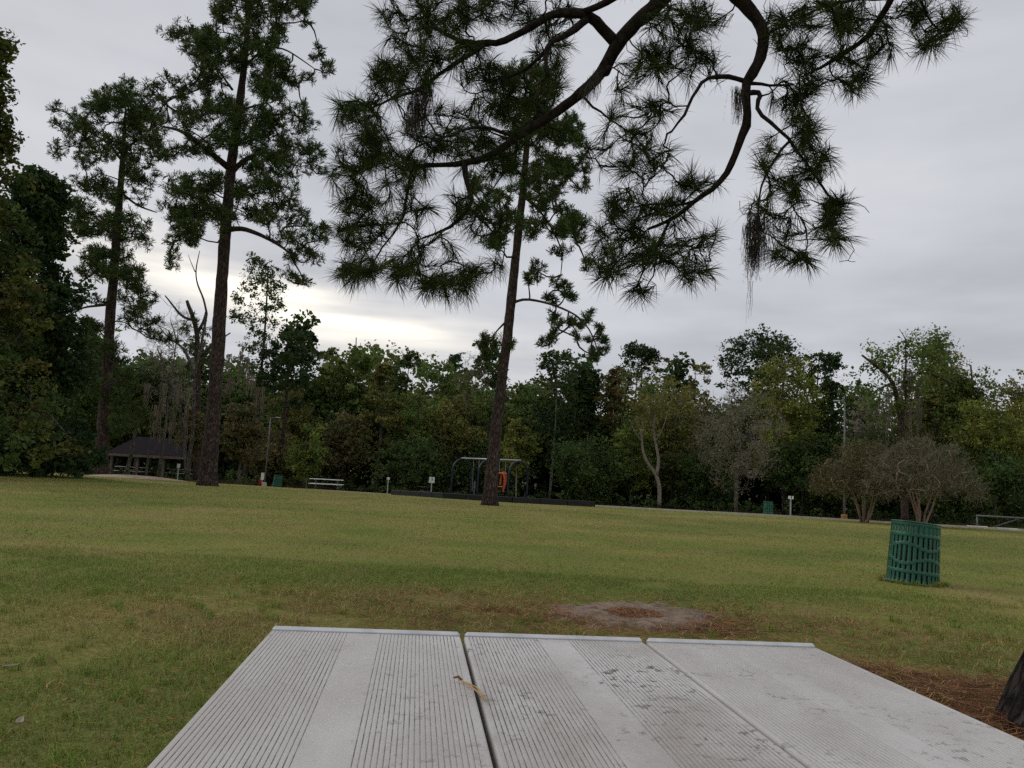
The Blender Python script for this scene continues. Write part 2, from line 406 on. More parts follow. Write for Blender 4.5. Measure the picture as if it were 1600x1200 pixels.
def ribbon(name, pts, width, thick, mat, label, step=1.0, wob=0.0):
    """a slab following the ground along a line, its top `thick` above the lawn"""
    pts = np.array(pts, float); out = []
    for a, b_ in zip(pts[:-1], pts[1:]):
        n = max(2, int(np.linalg.norm(b_ - a) / step)); out += [a + (b_ - a) * k / n for k in range(n)]
    out.append(pts[-1]); P = np.array(out); t = unit(np.gradient(P, axis=0)); nrm = np.stack([-t[:, 1], t[:, 0]], 1)
    w = width / 2 * (1 + wob * rng.standard_normal(len(P)))[:, None]
    L, R_ = P + nrm * w, P - nrm * w
    V = []
    for S in (L, R_):
        z = gz(S[:, 0], S[:, 1])
        V.append(np.column_stack([S, z + thick])); V.append(np.column_stack([S, z - .15]))
    k = len(P); V = np.vstack(V); i = np.arange(k - 1)
    Q = np.vstack([np.stack([i, i + 1, 2 * k + i + 1, 2 * k + i], 1)[:, ::-1], np.stack([k + i, k + i + 1, i + 1, i], 1)[:, ::-1], np.stack([2 * k + i, 2 * k + i + 1, 3 * k + i + 1, 3 * k + i], 1)[:, ::-1],
                   [(0, k, 3 * k, 2 * k), (2 * k - 1 + 0 - k + 0, k - 1 + k, 4 * k - 1, 3 * k - 1)]])
    o_ = MB().add(V, Q).build(name, mat)
    return tag(o_, label, 'path', kind='structure')
pth = [foot(px, y)[:2] for px, y in ((905, 48), (990, 46), (1090, 44), (1200, 42.5), (1310, 41), (1420, 39.5), (1520, 38.5), (1640, 37.5))]
ribbon('path', pth, 1.5, .085, M['concrete'], 'pale concrete path along the foot of the woods')
pth = [foot(px, y)[:2] for px, y in ((455, 52), (500, 50), (560, 49.5), (600, 52))]
ribbon('path', pth, 1.2, .04, M['concrete'], 'short pale path beside the far picnic table')
# bare sand beside the second pine
mb = MB(); c0 = foot(212, 40)
a = np.linspace(0, 2 * math.pi, 40, endpoint=False); rr = 1 + .18 * np.sin(3 * a + 1) + .1 * np.sin(7 * a)
V = []
for f in (0, .35, .7, 1.0):
    x = c0[0] + np.cos(a) * rr * f * 1.9; y = c0[1] + np.sin(a) * rr * f * 3.0
    V.append(np.column_stack([x, y, gz(x, y) + .012 + .17 * (1 - f * f)]))
V = np.vstack(V); n = 40; Q = []
for r_ in range(3):
    for k in range(n): Q.append((r_ * n + k, r_ * n + (k + 1) % n, (r_ + 1) * n + (k + 1) % n, (r_ + 1) * n + k))
M['sand'] = simple('sand', (.30, .22, .15), (.46, .36, .26), 3, .95, .01)
tag(mb.add(V, [q[::-1] for q in Q]).build('sand_patch', M['sand'], smooth=True), 'low mound of bare sand beside a pine', 'sand', kind='structure')

# grass blades: single bent blades, dense near the table, coarser farther out
def blades(n, y0, y1, h0, h1, w0, w1, seed, p=1.0, fine=True):
    g = np.random.default_rng(seed)
    y = y0 + (y1 - y0) * g.random(n) ** p
    x = (g.random(n) * 2 - 1) * (y * .80 + 1.2)
    dens = vnoise(x, y, .5, 3) * .6 + vnoise(x, y, .13, 5) * .4
    lit = np.clip(1.25 - np.hypot((x - 1.1) / 3.0, (y - 5.3) / 1.5), 0, 1)
    keep = dens > .30 + .25 * g.random(n) - .12 + .36 * lit
    # bare ground: footing, under the near pine, under the table
    d1 = np.hypot((x - .92) / .58, (y - 5.90) / .47); d2 = np.hypot((x - 1.85) / .95, (y - 3.85) / .62)
    keep &= (d1 > 1 + .15 * g.standard_normal(n)) & (d2 > .9 + .3 * g.random(n))
    keep &= ~((np.abs(x) < .75) & (y < 1.15))
    x, y = x[keep], y[keep]; n = len(x)
    h = (h0 + (h1 - h0) * g.random(n)) * (.65 + .7 * vnoise(x, y, .8, 9)); w = w0 + (w1 - w0) * g.random(n)
    th = g.random(n) * 6.283; lean = h * (.3 + 1.6 * g.random(n)); h = h * (1.05 - .35 * g.random(n))
    z = gz(x, y)
    bx, by = np.cos(th), np.sin(th); sx, sy = -by, bx
    B = np.column_stack([x, y, z - .006]); S = np.column_stack([sx, sy, np.zeros(n)]) * (w / 2)[:, None]
    Mi = B + np.column_stack([bx * lean * .35, by * lean * .35, h * .62 + .006]); T = B + np.column_stack([bx * lean, by * lean, h * (.75 + .3 * g.random(n))])
    V = np.stack([B - S, B + S, Mi + S * .8, Mi - S * .8, T], 1).reshape(-1, 3)
    k = np.arange(n)[:, None] * 5
    pal = np.array([(.165, .225, .040), (.235, .285, .056), (.31, .305, .08), (.40, .335, .13), (.26, .165, .07)])
    dry = dryness(x, y) * .75 + vnoise(x, y, .35, 22) * .25
    near = np.clip(1.3 - np.hypot((x - 1.1) / 3.2, (y - 5.2) / 1.7), 0, .62)
    u = np.clip(dry * 1.05 - .30 + near * 1.05 + .20 * g.standard_normal(n) + .07 * np.clip((y - 6) / 2.5, 0, 1), 0, .999)
    idx = np.clip((u * 6).astype(int), 0, 4)
    C = pal[idx] * (.75 + .5 * g.random(n))[:, None]
    if not fine:
        V = np.stack([B - S, B + S, T], 1).reshape(-1, 3)
        return V, None, np.arange(n * 3).reshape(-1, 3), np.repeat(C, 3, 0)
    return V, k + np.array([[0, 1, 2, 3]]), k + np.array([[3, 2, 4]]), np.repeat(C, 5, 0)
mb = MB()
mb.add(*blades(170000, 2.0, 8.0, .020, .060, .0024, .0050, 1, .85))
mb.add(*blades(110000, 7.5, 17, .020, .046, .006, .011, 2, .9, False))
mb.add(*blades(60000, 16, 40, .025, .050, .014, .024, 3, 1.0, False))
# longer tufts the mower missed, some round the foot of the trash can
g = np.random.default_rng(77); cn = 420; ty = 2.3 + 4.2 * g.random(cn) ** 1.2; tx = (g.random(cn) * 2 - 1) * (ty * .75 + .3)
can_ = foot(1425, 9.1); ta = g.random(46) * 6.283; tx = np.r_[tx, can_[0] + np.cos(ta) * g.uniform(.29, .36, 46)]; ty = np.r_[ty, can_[1] + np.sin(ta) * g.uniform(.29, .36, 46)]
ok = (np.hypot(tx - .92, ty - 5.85) > .66) & ~((np.abs(tx) < .8) & (ty < 1.2)) & (np.hypot(tx - 2.62, ty - 3.45) > .5); tx, ty = tx[ok], ty[ok]
nb = 26; x = np.repeat(tx, nb) + g.standard_normal(len(tx) * nb) * .022; y = np.repeat(ty, nb) + g.standard_normal(len(tx) * nb) * .022; n = len(x)
h = np.repeat(g.uniform(.045, .085, len(tx)), nb) * g.uniform(.5, 1.1, n); th = g.random(n) * 6.283; le = h * g.uniform(.3, 1.1, n); w = g.uniform(.0022, .0046, n) * (.6 + y * .12)
B = np.column_stack([x, y, gz(x, y) - .005]); S_ = np.column_stack([-np.sin(th), np.cos(th), np.zeros(n)]) * (w / 2)[:, None]; dh = np.column_stack([np.cos(th), np.sin(th), np.zeros(n)])
Mi = B + dh * (le * .35)[:, None] + np.column_stack([0 * h, 0 * h, h * .62]); T_ = B + dh * le[:, None] + np.column_stack([0 * h, 0 * h, h * .92])
cl_ = np.array([(.15, .235, .036), (.19, .27, .045), (.26, .28, .07), (.36, .31, .12)])[g.integers(0, 4, len(tx))]
k = np.arange(n)[:, None] * 5
mb.add(np.stack([B - S_, B + S_, Mi + S_ * .8, Mi - S_ * .8, T_], 1).reshape(-1, 3), k + np.array([[0, 1, 2, 3]]), k + np.array([[3, 2, 4]]), np.repeat(np.repeat(cl_, nb, 0) * g.uniform(.7, 1.3, n)[:, None], 5, 0))
tag(mb.build('grass', M['grass']), 'short mown grass, green to straw coloured', 'grass', kind='stuff')

# fallen pine needles
FC = foot(990, 5.85)                                   # the concrete footing is kept clear
def straw(n, cx, cy, rx, ry, seed, z0=.012, zr=.03, L=(.07, .18), clip=None, rim_ok=False):
    g = np.random.default_rng(seed)
    r_ = np.sqrt(g.random(n)) if clip else np.abs(g.standard_normal(n)) * .55
    a = g.random(n) * 6.283; x = cx + np.cos(a) * r_ * rx; y = cy + np.sin(a) * r_ * ry
    ok = np.hypot(x - FC[0], y - FC[1]) > .50 * (1 + .15 * g.standard_normal(n))
    if not rim_ok: x, y = x[ok], y[ok]; n = len(x)
    l = L[0] + (L[1] - L[0]) * g.random(n); th = g.random(n) * 6.283; el_ = g.standard_normal(n) * .16
    d = np.column_stack([np.cos(th) * np.cos(el_), np.sin(th) * np.cos(el_), np.sin(el_)])
    s_ = np.column_stack([-np.sin(th), np.cos(th), np.zeros(n)]) * (.0012 + .0016 * g.random(n))[:, None]
    B = np.column_stack([x, y, gz(x, y) + z0 + zr * g.random(n)]); bend = np.column_stack([-np.sin(th), np.cos(th), np.zeros(n)]) * (l * .12 * g.standard_normal(n))[:, None]
    A, Mi, E_ = B - d * l[:, None] / 2, B + bend, B + d * l[:, None] / 2
    V = np.stack([A - s_, A + s_, Mi + s_, Mi - s_, E_], 1).reshape(-1, 3); k = np.arange(n)[:, None] * 5
    pal = np.array([(.30, .10, .035), (.36, .15, .055), (.19, .065, .03), (.42, .25, .11), (.12, .055, .03)])
    C = pal[g.integers(0, 5, n)] * (.7 + .6 * g.random(n))[:, None]
    return V, k + np.array([[0, 1, 2, 3]]), k + np.array([[3, 2, 4]]), np.repeat(C, 5, 0)
mb = MB()
mb.add(*straw(8500, 1.9, 3.85, 1.15, .72, 4, .004, .05, clip=True))
mb.add(*straw(9000, 1.0, 5.6, 3.4, 1.5, 5, .006, .035, (.05, .14)))
mb.add(*straw(2600, .9, 3.4, 2.6, 1.4, 6, .004, .025, (.05, .13)))
mb.add(*straw(700, -2.2, 4.0, 3.2, 2.4, 7, .004, .02, (.04, .11), True))
tag(mb.build('pine_straw', M['straw']), 'fallen brown pine needles scattered on the grass', 'pine straw', kind='stuff')

# ------------------------------------------------------------------ tree builders
def grow(skel, dirs, targets, g, seg, r_tip, r_gain, bendy=.35, jit=.05, r_max=.2, up=0.0, kmin=3):
    """join every target to the nearest wood; returns twigs [(points, radii)] and the tip directions"""
    skel = np.asarray(skel, float); cap = len(skel) + 60 * len(targets) + 10
    N = np.zeros((cap, 3)); D = np.zeros((cap, 3)); n = len(skel); N[:n] = skel; D[:n] = dirs
    T = np.asarray(targets, float)
    d0 = np.min(np.linalg.norm(T[:, None] - skel[None], axis=2), 1)
    tw, tips, tdir = [], [], []
    for q in np.argsort(d0):
        t = T[q]; dd = np.linalg.norm(N[:n] - t, axis=1); k_ = int(np.argmin(dd)); L = dd[k_]
        if L < 1e-3: continue
        p0 = N[k_]; k = int(np.clip(math.ceil(L / seg), kmin, 14)); u = np.linspace(0, 1, k + 1)[:, None]
        c = p0 + D[k_] * L * bendy + np.array((0, 0, up * L)) + g.standard_normal(3) * L * .10 + (t - p0) * .25
        P = (1 - u) ** 2 * p0 + 2 * u * (1 - u) * c + u * u * t
        P[1:-1] += g.standard_normal((k - 1, 3)) * L * jit * .5
        r0 = min(r_tip + r_gain * L, r_max)
        tw.append((P, np.linspace(r0, r_tip, k + 1)))
        dr = unit(np.gradient(P, axis=0)); N[n:n + k] = P[1:]; D[n:n + k] = dr[1:]; n += k
        tips.append(t); tdir.append(dr[-1])
    return tw, np.array(tips), np.array(tdir)
def resample(P, R, step):
    P = np.asarray(P, float); R = np.asarray(R, float); s_ = np.r_[0, np.cumsum(np.linalg.norm(np.diff(P, axis=0), axis=1))]
    n = max(3, int(s_[-1] / step) + 1); u = np.linspace(0, s_[-1], n)
    Q = np.column_stack([np.interp(u, s_, P[:, k]) for k in range(3)])
    for _ in range(2): Q[1:-1] = .25 * Q[:-2] + .5 * Q[1:-1] + .25 * Q[2:]
    return Q, np.interp(u, s_, R)
def spikes(tips, dirs, n, L, w, g, pal, shoot=.12, th=(.25, 1.25), droop=.06, bent=True, jl=.25, up=0.0):
    """a tuft of needles round each shoot end"""
    k = len(tips); m_ = k * n
    D = unit(dirs + np.array((0, 0, up)) + .25 * g.standard_normal((k, 3)))
    a = np.cross(D, np.tile((.3, .2, .93), (k, 1))); a = unit(a); b_ = np.cross(D, a)
    D, a, b_, P = [np.repeat(v, n, 0) for v in (D, a, b_, np.asarray(tips, float))]
    u = g.random(m_); t = th[0] + (th[1] - th[0]) * (.25 + .75 * u) * g.random(m_) ** .7; ph = g.random(m_) * 6.283
    nd_ = D * np.cos(t)[:, None] + (a * np.cos(ph)[:, None] + b_ * np.sin(ph)[:, None]) * np.sin(t)[:, None]
    l = L * (1 - jl + 2 * jl * g.random(m_)); B = P - D * (u * shoot)[:, None]
    s_ = unit(np.cross(nd_, g.standard_normal((m_, 3)))) * (w / 2)
    E_ = B + nd_ * l[:, None]; E_[:, 2] -= droop * l * (.5 + g.random(m_))
    cl = pal[g.integers(0, len(pal), k)] * (.75 + .5 * g.random(k))[:, None]
    C = np.repeat(cl, n, 0) * (.8 + .4 * g.random(m_))[:, None]
    if bent:
        Mi = B + nd_ * (l * .55)[:, None]
        V = np.stack([B - s_, B + s_, Mi + s_, Mi - s_, E_], 1).reshape(-1, 3); q = np.arange(m_)[:, None] * 5
        return V, q + np.array([[0, 1, 2, 3]]), q + np.array([[3, 2, 4]]), np.repeat(C, 5, 0)
    V = np.stack([B - s_ * .6, B + s_ * .6, E_ + s_, E_ - s_], 1).reshape(-1, 3); q = np.arange(m_)[:, None] * 4
    return V, q + np.array([[0, 1, 2, 3]]), None, np.repeat(C, 4, 0)
def leaves(cent, n, spread, size, g, pal, flat=.75, upb=.7, sub=0, cj=.25):
    """n leaf faces scattered round each centre, in small sprays"""
    cent = np.asarray(cent, float); k = len(cent); spread = np.broadcast_to(spread, (k,))
    if sub:
        o_ = unit(g.standard_normal((k * sub, 3))) * (g.random(k * sub) ** .45)[:, None]; o_[:, 2] *= flat
        cc = np.repeat(cent, sub, 0) + o_ * np.repeat(spread, sub)[:, None]
        ci = np.repeat(np.arange(k), sub); sp_ = np.repeat(spread, sub) * .30; n = max(1, n // sub)
    else: cc, ci, sp_ = cent, np.arange(k), spread
    kk = len(cc); m_ = kk * n
    o_ = g.standard_normal((m_, 3)) * np.repeat(sp_, n)[:, None] * .62; o_[:, 2] *= flat
    P = np.repeat(cc, n, 0) + o_
    nr = unit(g.standard_normal((m_, 3)) + np.array((0, 0, upb))); a = unit(np.cross(nr, g.standard_normal((m_, 3)))); b_ = np.cross(nr, a)
    s_ = size * (.55 + .9 * g.random(m_)) * np.repeat(.7 + .65 * g.random(kk) ** 1.3, n); a = a * s_[:, None] * .5; b_ = b_ * (s_ * (.45 + .35 * g.random(m_)))[:, None] * .5
    V = np.stack([P - a, P - b_ + a * .15, P + a, P + b_ + a * .15], 1).reshape(-1, 3); q = np.arange(m_)[:, None] * 4
    base = pal[g.integers(0, len(pal), k)] * (1 - cj + 2 * cj * g.random(k))[:, None]
    sj = (.85 + .3 * g.random(kk))[:, None]
    C = np.repeat(base[ci] * sj, n, 0) * (.75 + .5 * g.random(m_))[:, None]
    return V, q + np.array([[0, 1, 2, 3]]), None, np.repeat(C, 4, 0)
def wood(mb, tw, n=4):
    for P, R_ in tw: mb.tube(P, R_, n, cap=False)
def trunk_tube(mb, P, R_, n, g, rough=.04, flare=None):
    """a trunk with an uneven, buttressed surface"""
    P = np.asarray(P, float); k = len(P); a0 = mb.n
    mb.tube(P, R_, n)
    V = mb.v[-1]; ang = np.arange(n) * 6.283 / n
    for i_ in range(k):
        o_ = V[i_ * n:(i_ + 1) * n] - P[i_]
        f = 1 + rough * g.standard_normal(n)
        if flare:
            hh = P[i_][2] - P[0][2]; f = f + flare * math.exp(-hh / flare_h(R_[0])) * (.55 + .45 * np.sin(5 * ang + .7) + .2 * np.sin(3 * ang))
        V[i_ * n:(i_ + 1) * n] = P[i_] + o_ * f[:, None]
def flare_h(r): return max(.12, r * 1.0)
PAL = {k: np.array(v) for k, v in {
    'pine': [(.040, .070, .020), (.055, .085, .024), (.035, .062, .022), (.075, .095, .028)],
    'pine_dark': [(.026, .050, .018), (.036, .062, .020), (.045, .070, .022)],
    'dark': [(.035, .060, .018), (.045, .075, .022), (.055, .08, .022)],
    'mid': [(.060, .092, .022), (.075, .105, .026), (.09, .11, .03)],
    'light': [(.10, .135, .03), (.13, .15, .034), (.08, .115, .028)],
    'olive': [(.105, .105, .03), (.13, .12, .035), (.085, .09, .028)],
    'yellow': [(.135, .15, .03), (.115, .135, .028), (.15, .15, .034), (.09, .11, .026)],
    'rust': [(.085, .068, .026), (.10, .072, .028), (.075, .075, .025)],
    'brown': [(.088, .078, .032), (.10, .084, .038), (.07, .075, .028)],
    'grey': [(.15, .14, .10), (.12, .12, .075), (.17, .15, .12)],
    'gum': [(.052, .072, .018), (.042, .066, .017), (.078, .088, .021), (.070, .068, .021), (.036, .06, .017)],
}.items()}
for k in PAL: PAL[k] = PAL[k] * (1.3 if 'pine' in k else 1.6)
def tree_root(name, base, label, group=None):
    return empty(name, base, label, 'tree', group)
def finish(root, wmb, cmb, bark, leaf, base, wname='trunk', cname='crown'):
    w = wmb.build(wname, bark, root, base, smooth=True)
    if cmb is not None and cmb.n:
        c_ = cmb.build(cname, leaf, root, base)
    return root

def traced_pine(name, label, dist, trunk_px, radii, clumps, seed, dens=.9, limbs=(), spread_y=1.6, nl=15, L=.24, w=.028, pal='pine', group=None, flare=.5):
    """a tall pine: trunk and clumps of needles where the photograph shows them, spread in depth as well"""
    g = np.random.default_rng(seed)
    base = foot(trunk_px[0][0], dist)
    P = np.array([base - (0, 0, .15)] + [at(px, py, dist + .02 * i_) for i_, (px, py) in enumerate(trunk_px[1:], 1)])
    P, R_ = resample(P, np.interp(np.linspace(0, 1, len(P)), np.linspace(0, 1, len(radii)), radii), .35)
    wm, cm = MB(), MB()
    trunk_tube(wm, P, R_, 14, g, .05, flare)
    skel, dr = [P[i_] for i_ in range(len(P)) if i_ > len(P) * .3], [unit(np.array((0, 0, 1.)))] * 0
    S = np.array(skel); D = np.zeros_like(S); D[:, 2] = .25
    for lp, r0, r1 in limbs:
        a_ = np.array([at(px, py, dist + dy) for px, py, dy in lp]); Q, rr_ = resample(a_, np.linspace(r0, r1, len(a_)), .25)
        wm.tube(Q, rr_, 7); S = np.vstack([S, Q]); D = np.vstack([D, unit(np.gradient(Q, axis=0))])
    # main boughs run to the clump centres, twigs from there to the shoots
    cc, cr = [], []
    for (px, py, r) in clumps:
        tx = np.interp(py, [p[1] for p in trunk_px][::-1], [p[0] for p in trunk_px][::-1])
        off = abs(px - tx) * dist / FOC; r_ = r * dist / FOC
        dy = g.uniform(-1, 1) * (spread_y * r_ + .35 * off)
        cc.append(at(px, py, dist + dy)); cr.append(r_)
        if off < 2.0 and r >= 16:                      # the crown is as deep as it is wide
            for sg in (-1, 1):
                d2 = sg * g.uniform(1.0, 2.6); jx = g.uniform(-r, r) * .8
                cc.append(at(px + jx, py + g.uniform(-r, r) * .6, dist + d2)); cr.append(r_ * .85)
    for c_, r_ in list(zip(cc, cr)):                  # ragged smaller sprays round every clump
        for _ in range(g.integers(1, 4)):
            cc.append(c_ + unit(g.standard_normal(3)) * r_ * g.uniform(.8, 1.5)); cr.append(r_ * g.uniform(.35, .7))
    cc = np.array(cc); cr = np.array(cr)
    tw, tips, td = grow(S, D, cc - np.array((0, 0, .12)), g, .4, .022, .020, .3, .05, .13)
    wood(wm, tw, 5)
    S2 = np.vstack([t[0][1:] for t in tw]); D2 = np.vstack([unit(np.gradient(t[0], axis=0))[1:] for t in tw])
    T = []
    for c_, r_ in zip(cc, cr):
        k = max(4, int(r_ * FOC / dist * dens * 1.3))
        o_ = unit(g.standard_normal((k, 3))) * (g.random(k) ** .5)[:, None] * r_ * 1.12; o_[:, 2] *= .85
        T.append(c_ + o_)
    T = np.vstack(T)
    tw, tips, td = grow(S2, D2, T, g, .45, .007, .016, .25, .06, .03, 0.0, 2)
    wood(wm, tw, 3)
    cm.add(*spikes(tips, td, nl, L, w, g, PAL[pal], .16, (.2, 1.5), .05, False, up=.35))
    root = tree_root(name, base, label, group)
    return finish(root, wm, cm, M['bark'], M['needle'], base)

def broad(name, label, px, top, dist, width, seed, pal='mid', cb=.25, leaf=.17, nclump=46, per=110, shape='round', bark='bark_grey', trunk_r=None, group=None, lean=0.0, fill=.42, hollow=0.0, mesh_only=False, flat=.72, base=None, crad=.30):
    """a leafy tree: trunk, limbs to every clump, leaf sprays round the clump centres"""
    g = np.random.default_rng(seed)
    base = foot(px, dist) if base is None else np.asarray(base, float)
    tp = at(px, top, dist); H = tp[2] - base[2]; R0 = width / 2 * dist / FOC
    tr = trunk_r or max(.07, .018 * H)
    bend = g.standard_normal((2,)) * .03 * H
    tz = np.linspace(-.02, .93, 10)
    P = np.column_stack([bend[0] * np.sin(tz * 3) + lean * tz * H, bend[1] * np.sin(tz * 2.4), tz * H]); P += base
    R_ = tr * (1 - .9 * np.clip(tz, 0, 1)) ** .8
    wm, cm = MB(), MB()
    trunk_tube(wm, P, R_, 9, g, .05, .35)
    zb = cb * H; k = int(nclump * (1.7 if shape == 'top' else 1.15))
    o_ = unit(g.standard_normal((k, 3))) * (g.random(k) ** fill)[:, None]
    if shape == 'top': per = int(per * .8)
    if shape == 'round':
        c_ = np.column_stack([o_[:, 0] * R0 * .84, o_[:, 1] * R0 * .84, (zb + H) / 2 + o_[:, 2] * (H - zb) / 2 * .9])
    elif shape == 'cone':
        f = g.random(k) ** 1.25; rr_ = R0 * (1 - f) ** (1.15 if pal == 'gum' else .75) * (.25 + .75 * g.random(k) ** .5); a_ = g.random(k) * 6.283
        c_ = np.column_stack([np.cos(a_) * rr_, np.sin(a_) * rr_, zb + f * (H - zb) * .97])
    elif shape == 'top':                                 # pine: rounded head on a bare pole, a few lower boughs
        f = g.random(k) ** .7; rr_ = R0 * np.sqrt(np.clip(np.sin(np.clip(f, .05, .97) * 3.0), .05, 1)) * (.2 + .8 * g.random(k) ** .6); a_ = g.random(k) * 6.283
        c_ = np.column_stack([np.cos(a_) * rr_, np.sin(a_) * rr_, zb + f * (H - zb) * .95])
    elif shape == 'umbrella':
        a_ = g.random(k) * 6.283; rr_ = R0 * g.random(k) ** .5 * .9
        c_ = np.column_stack([np.cos(a_) * rr_, np.sin(a_) * rr_, zb + (H - zb) * (.25 + .65 * g.random(k)) * np.sqrt(np.clip(1.08 - (rr_ / R0) ** 2, .1, 1))])
    c_[:, 0] += lean * c_[:, 2]
    c_ = c_ + base
    skel = P[2:]; D = np.tile((0, 0, .3), (len(skel), 1)).astype(float)
    tw, tips, td = grow(skel, D, c_, g, .6, .015, .014, .35, .06, .12)
    wood(wm, tw, 4)
    rc = np.clip(R0 * crad * 1.22 * (.7 + .6 * g.random(k)), .3, 2.2)
    cm.add(*leaves(c_, int(per * 1.1), rc, leaf * 1.40, g, PAL[pal], flat, .8, 9))
    root = tree_root(name, base, label, group)
    return finish(root, wm, cm, M[bark], M['leaf'], base)

def bare(name, label, px, top, dist, width, seed, colr=(.20, .17, .14), n=420, cb=.25, leafn=0, pal='grey', bark='bark_grey', stems=1, group=None, mossy=0, umbrella=False, tr=None, leafs=.10):
    """a twiggy, nearly bare tree: limbs, branches and fine twigs filling the crown"""
    g = np.random.default_rng(seed)
    base = foot(px, dist); H = at(px, top, dist)[2] - base[2]; R0 = width / 2 * dist / FOC
    wm, cm = MB(), MB(); S, D = [], []
    for s_ in range(stems):
        a_ = 6.283 * s_ / stems + g.uniform(-.4, .4); out = (R0 * .42 if stems > 1 else R0 * .08) * g.uniform(.6, 1.2)
        z = np.linspace(0, 1, 9); hh = H * (.62 if stems > 1 else .85)
        P = base + np.column_stack([np.cos(a_) * (.12 * (stems > 1) + out * z ** 1.4), np.sin(a_) * (.12 * (stems > 1) + out * z ** 1.4), -.1 + z * hh]) + np.cumsum(g.standard_normal((9, 3)) * .03, 0) * (z[:, None] > 0)
        r_ = (tr or (.055 if stems > 1 else max(.09, .016 * H))) * (1 - .8 * z)
        wm.tube(P, r_, 7); S.append(P[3:]); D.append(unit(np.gradient(P, axis=0))[3:])
    S = np.vstack(S); D = np.vstack(D); zb = cb * H
    def pts(k, f0):
        o_ = unit(g.standard_normal((k, 3))) * (f0 + (1 - f0) * g.random(k) ** .6)[:, None]
        if umbrella:
            a_ = g.random(k) * 6.283; rr_ = g.random(k) ** .5
            return base + np.column_stack([np.cos(a_) * rr_ * R0, np.sin(a_) * rr_ * R0, zb + (H - zb) * np.sqrt(np.clip(1.05 - rr_ ** 2, .05, 1)) * (.35 + .65 * g.random(k))])
        return base + np.column_stack([o_[:, 0] * R0, o_[:, 1] * R0, (zb + H) / 2 + o_[:, 2] * (H - zb) / 2])
    tw, tips, td = grow(S, D, pts(n // 5, .2), g, .4, .016, .011, .45, .08, .07, .1); wood(wm, tw, 4)
    S2 = np.vstack([t[0] for t in tw]); D2 = np.vstack([unit(np.gradient(t[0], axis=0)) for t in tw])
    tw, tips, td = grow(S2, D2, pts(n, .3), g, .3, .007, .006, .45, .10, .02, .1)
    C = np.array(colr)
    for P, r_ in tw: cm.tube(P, np.maximum(r_, .008), 3, C * g.uniform(.7, 1.25), cap=False)
    S3 = np.vstack([t[0] for t in tw])
    k = len(S3); pick = S3[g.integers(0, k, n * 3)]
    dv_ = unit(g.standard_normal((n * 3, 3)) + (0, 0, .5)) * (R0 * .16)
    V, q_, t_, c2 = spikes(pick + dv_ * .3, dv_, 2, .45, .016, g, np.array([colr]), .2, (.1, .7), .0, False); cm.add(V, q_, t_, c2)
    root = tree_root(name, base, label, group)
    if leafn:
        lm = MB(); lm.add(*leaves(S3[g.integers(0, k, leafn // 8)], 8, .30, leafs, g, PAL[pal], .8, .5)); 
        finish(root, wm, lm, M[bark], M['leaf'], base)
    else: finish(root, wm, None, M[bark], None, base)
    tag(cm.build('twigs', M['twig'], root, base), kind='stuff')
    return root, S3

def moss(name, label, tops, lens, seed, n=26, width=.05, w=.006, colr=(.17, .16, .125), group=None):
    """Spanish moss: bundles of fine curly strands hanging from a branch"""
    g = np.random.default_rng(seed); tops = np.asarray(tops, float); mb = MB()
    for t, L in zip(tops, lens):
        for _ in range(n):
            l = L * g.uniform(.35, 1.0); k = max(5, int(l / max(.035, w * 4)))
            st = np.cumsum(g.standard_normal((k, 3)) * width * .16, 0); st[:, 2] = -np.linspace(0, l, k)
            P = t + np.array((*g.standard_normal(2) * width * .6, g.uniform(-.3, .1) * width)) + st
            s_ = np.tile(unit(np.array((*g.standard_normal(2), 0.)))[None], (k, 1)) * (w * .5 * np.linspace(1.2, .5, k))[:, None]
            V = np.vstack([P - s_, P + s_]); i_ = np.arange(k - 1)
            mb.add(V, np.stack([i_, i_ + 1, k + i_ + 1, k + i_], 1), None, np.array(colr) * g.uniform(.6, 1.3))
            m2 = k * 2; idx = g.integers(0, k, m2); b_ = P[idx]; e_ = b_ + unit(g.standard_normal((m2, 3)) + (0, 0, -.4)) * width * .55
            ss = unit(g.standard_normal((m2, 3))) * w * .3
            mb.add(np.stack([b_ - ss, b_ + ss, e_], 1).reshape(-1, 3), None, np.arange(m2 * 3).reshape(-1, 3), np.array(colr) * g.uniform(.7, 1.2))
    base = tops.mean(0)
    o_ = mb.build(name, M['moss'], None, base); o_.location = [float(v) for v in base]
    return tag(o_, label, 'moss', group)

# ------------------------------------------------------------------ the woods
# undergrowth and shade deep in the woods: one mass nobody could count
g = np.random.default_rng(5); mb = MB(); cs, rs = [], []
for px in np.arange(-260, 1900, 9):
    for dist, zt in ((74, 4.2), (82, 5.5), (92, 7.5)):
        f = foot(px + g.uniform(-6, 6), dist + g.uniform(-3, 3))
        for _ in range(3):
            cs.append(f + (0, 0, g.uniform(.2, zt))); rs.append(g.uniform(.9, 1.6))
mb.add(*leaves(np.array(cs), 30, np.array(rs), .62, g, PAL['pine_dark'], .85, .5, 5))
tag(mb.build('undergrowth', M['leaf']), 'dark undergrowth deep in the woods', 'undergrowth', kind='stuff')
# low weeds and brush along the edge of the woods
mb = MB(); cs, rs = [], []
for px in np.arange(-150, 1760, 7):
    d_ = 57 + g.uniform(-1.5, 5); f = foot(px + g.uniform(-4, 4), d_)
    cs.append(f + (0, 0, g.uniform(.1, .75))); rs.append(g.uniform(.35, .75))
mb.add(*leaves(np.array(cs), 60, np.array(rs), .16, g, PAL['dark'], .8, .8, 5))
tag(mb.build('brush', M['leaf']), 'low dark green brush at the foot of the woods', 'brush', kind='stuff')

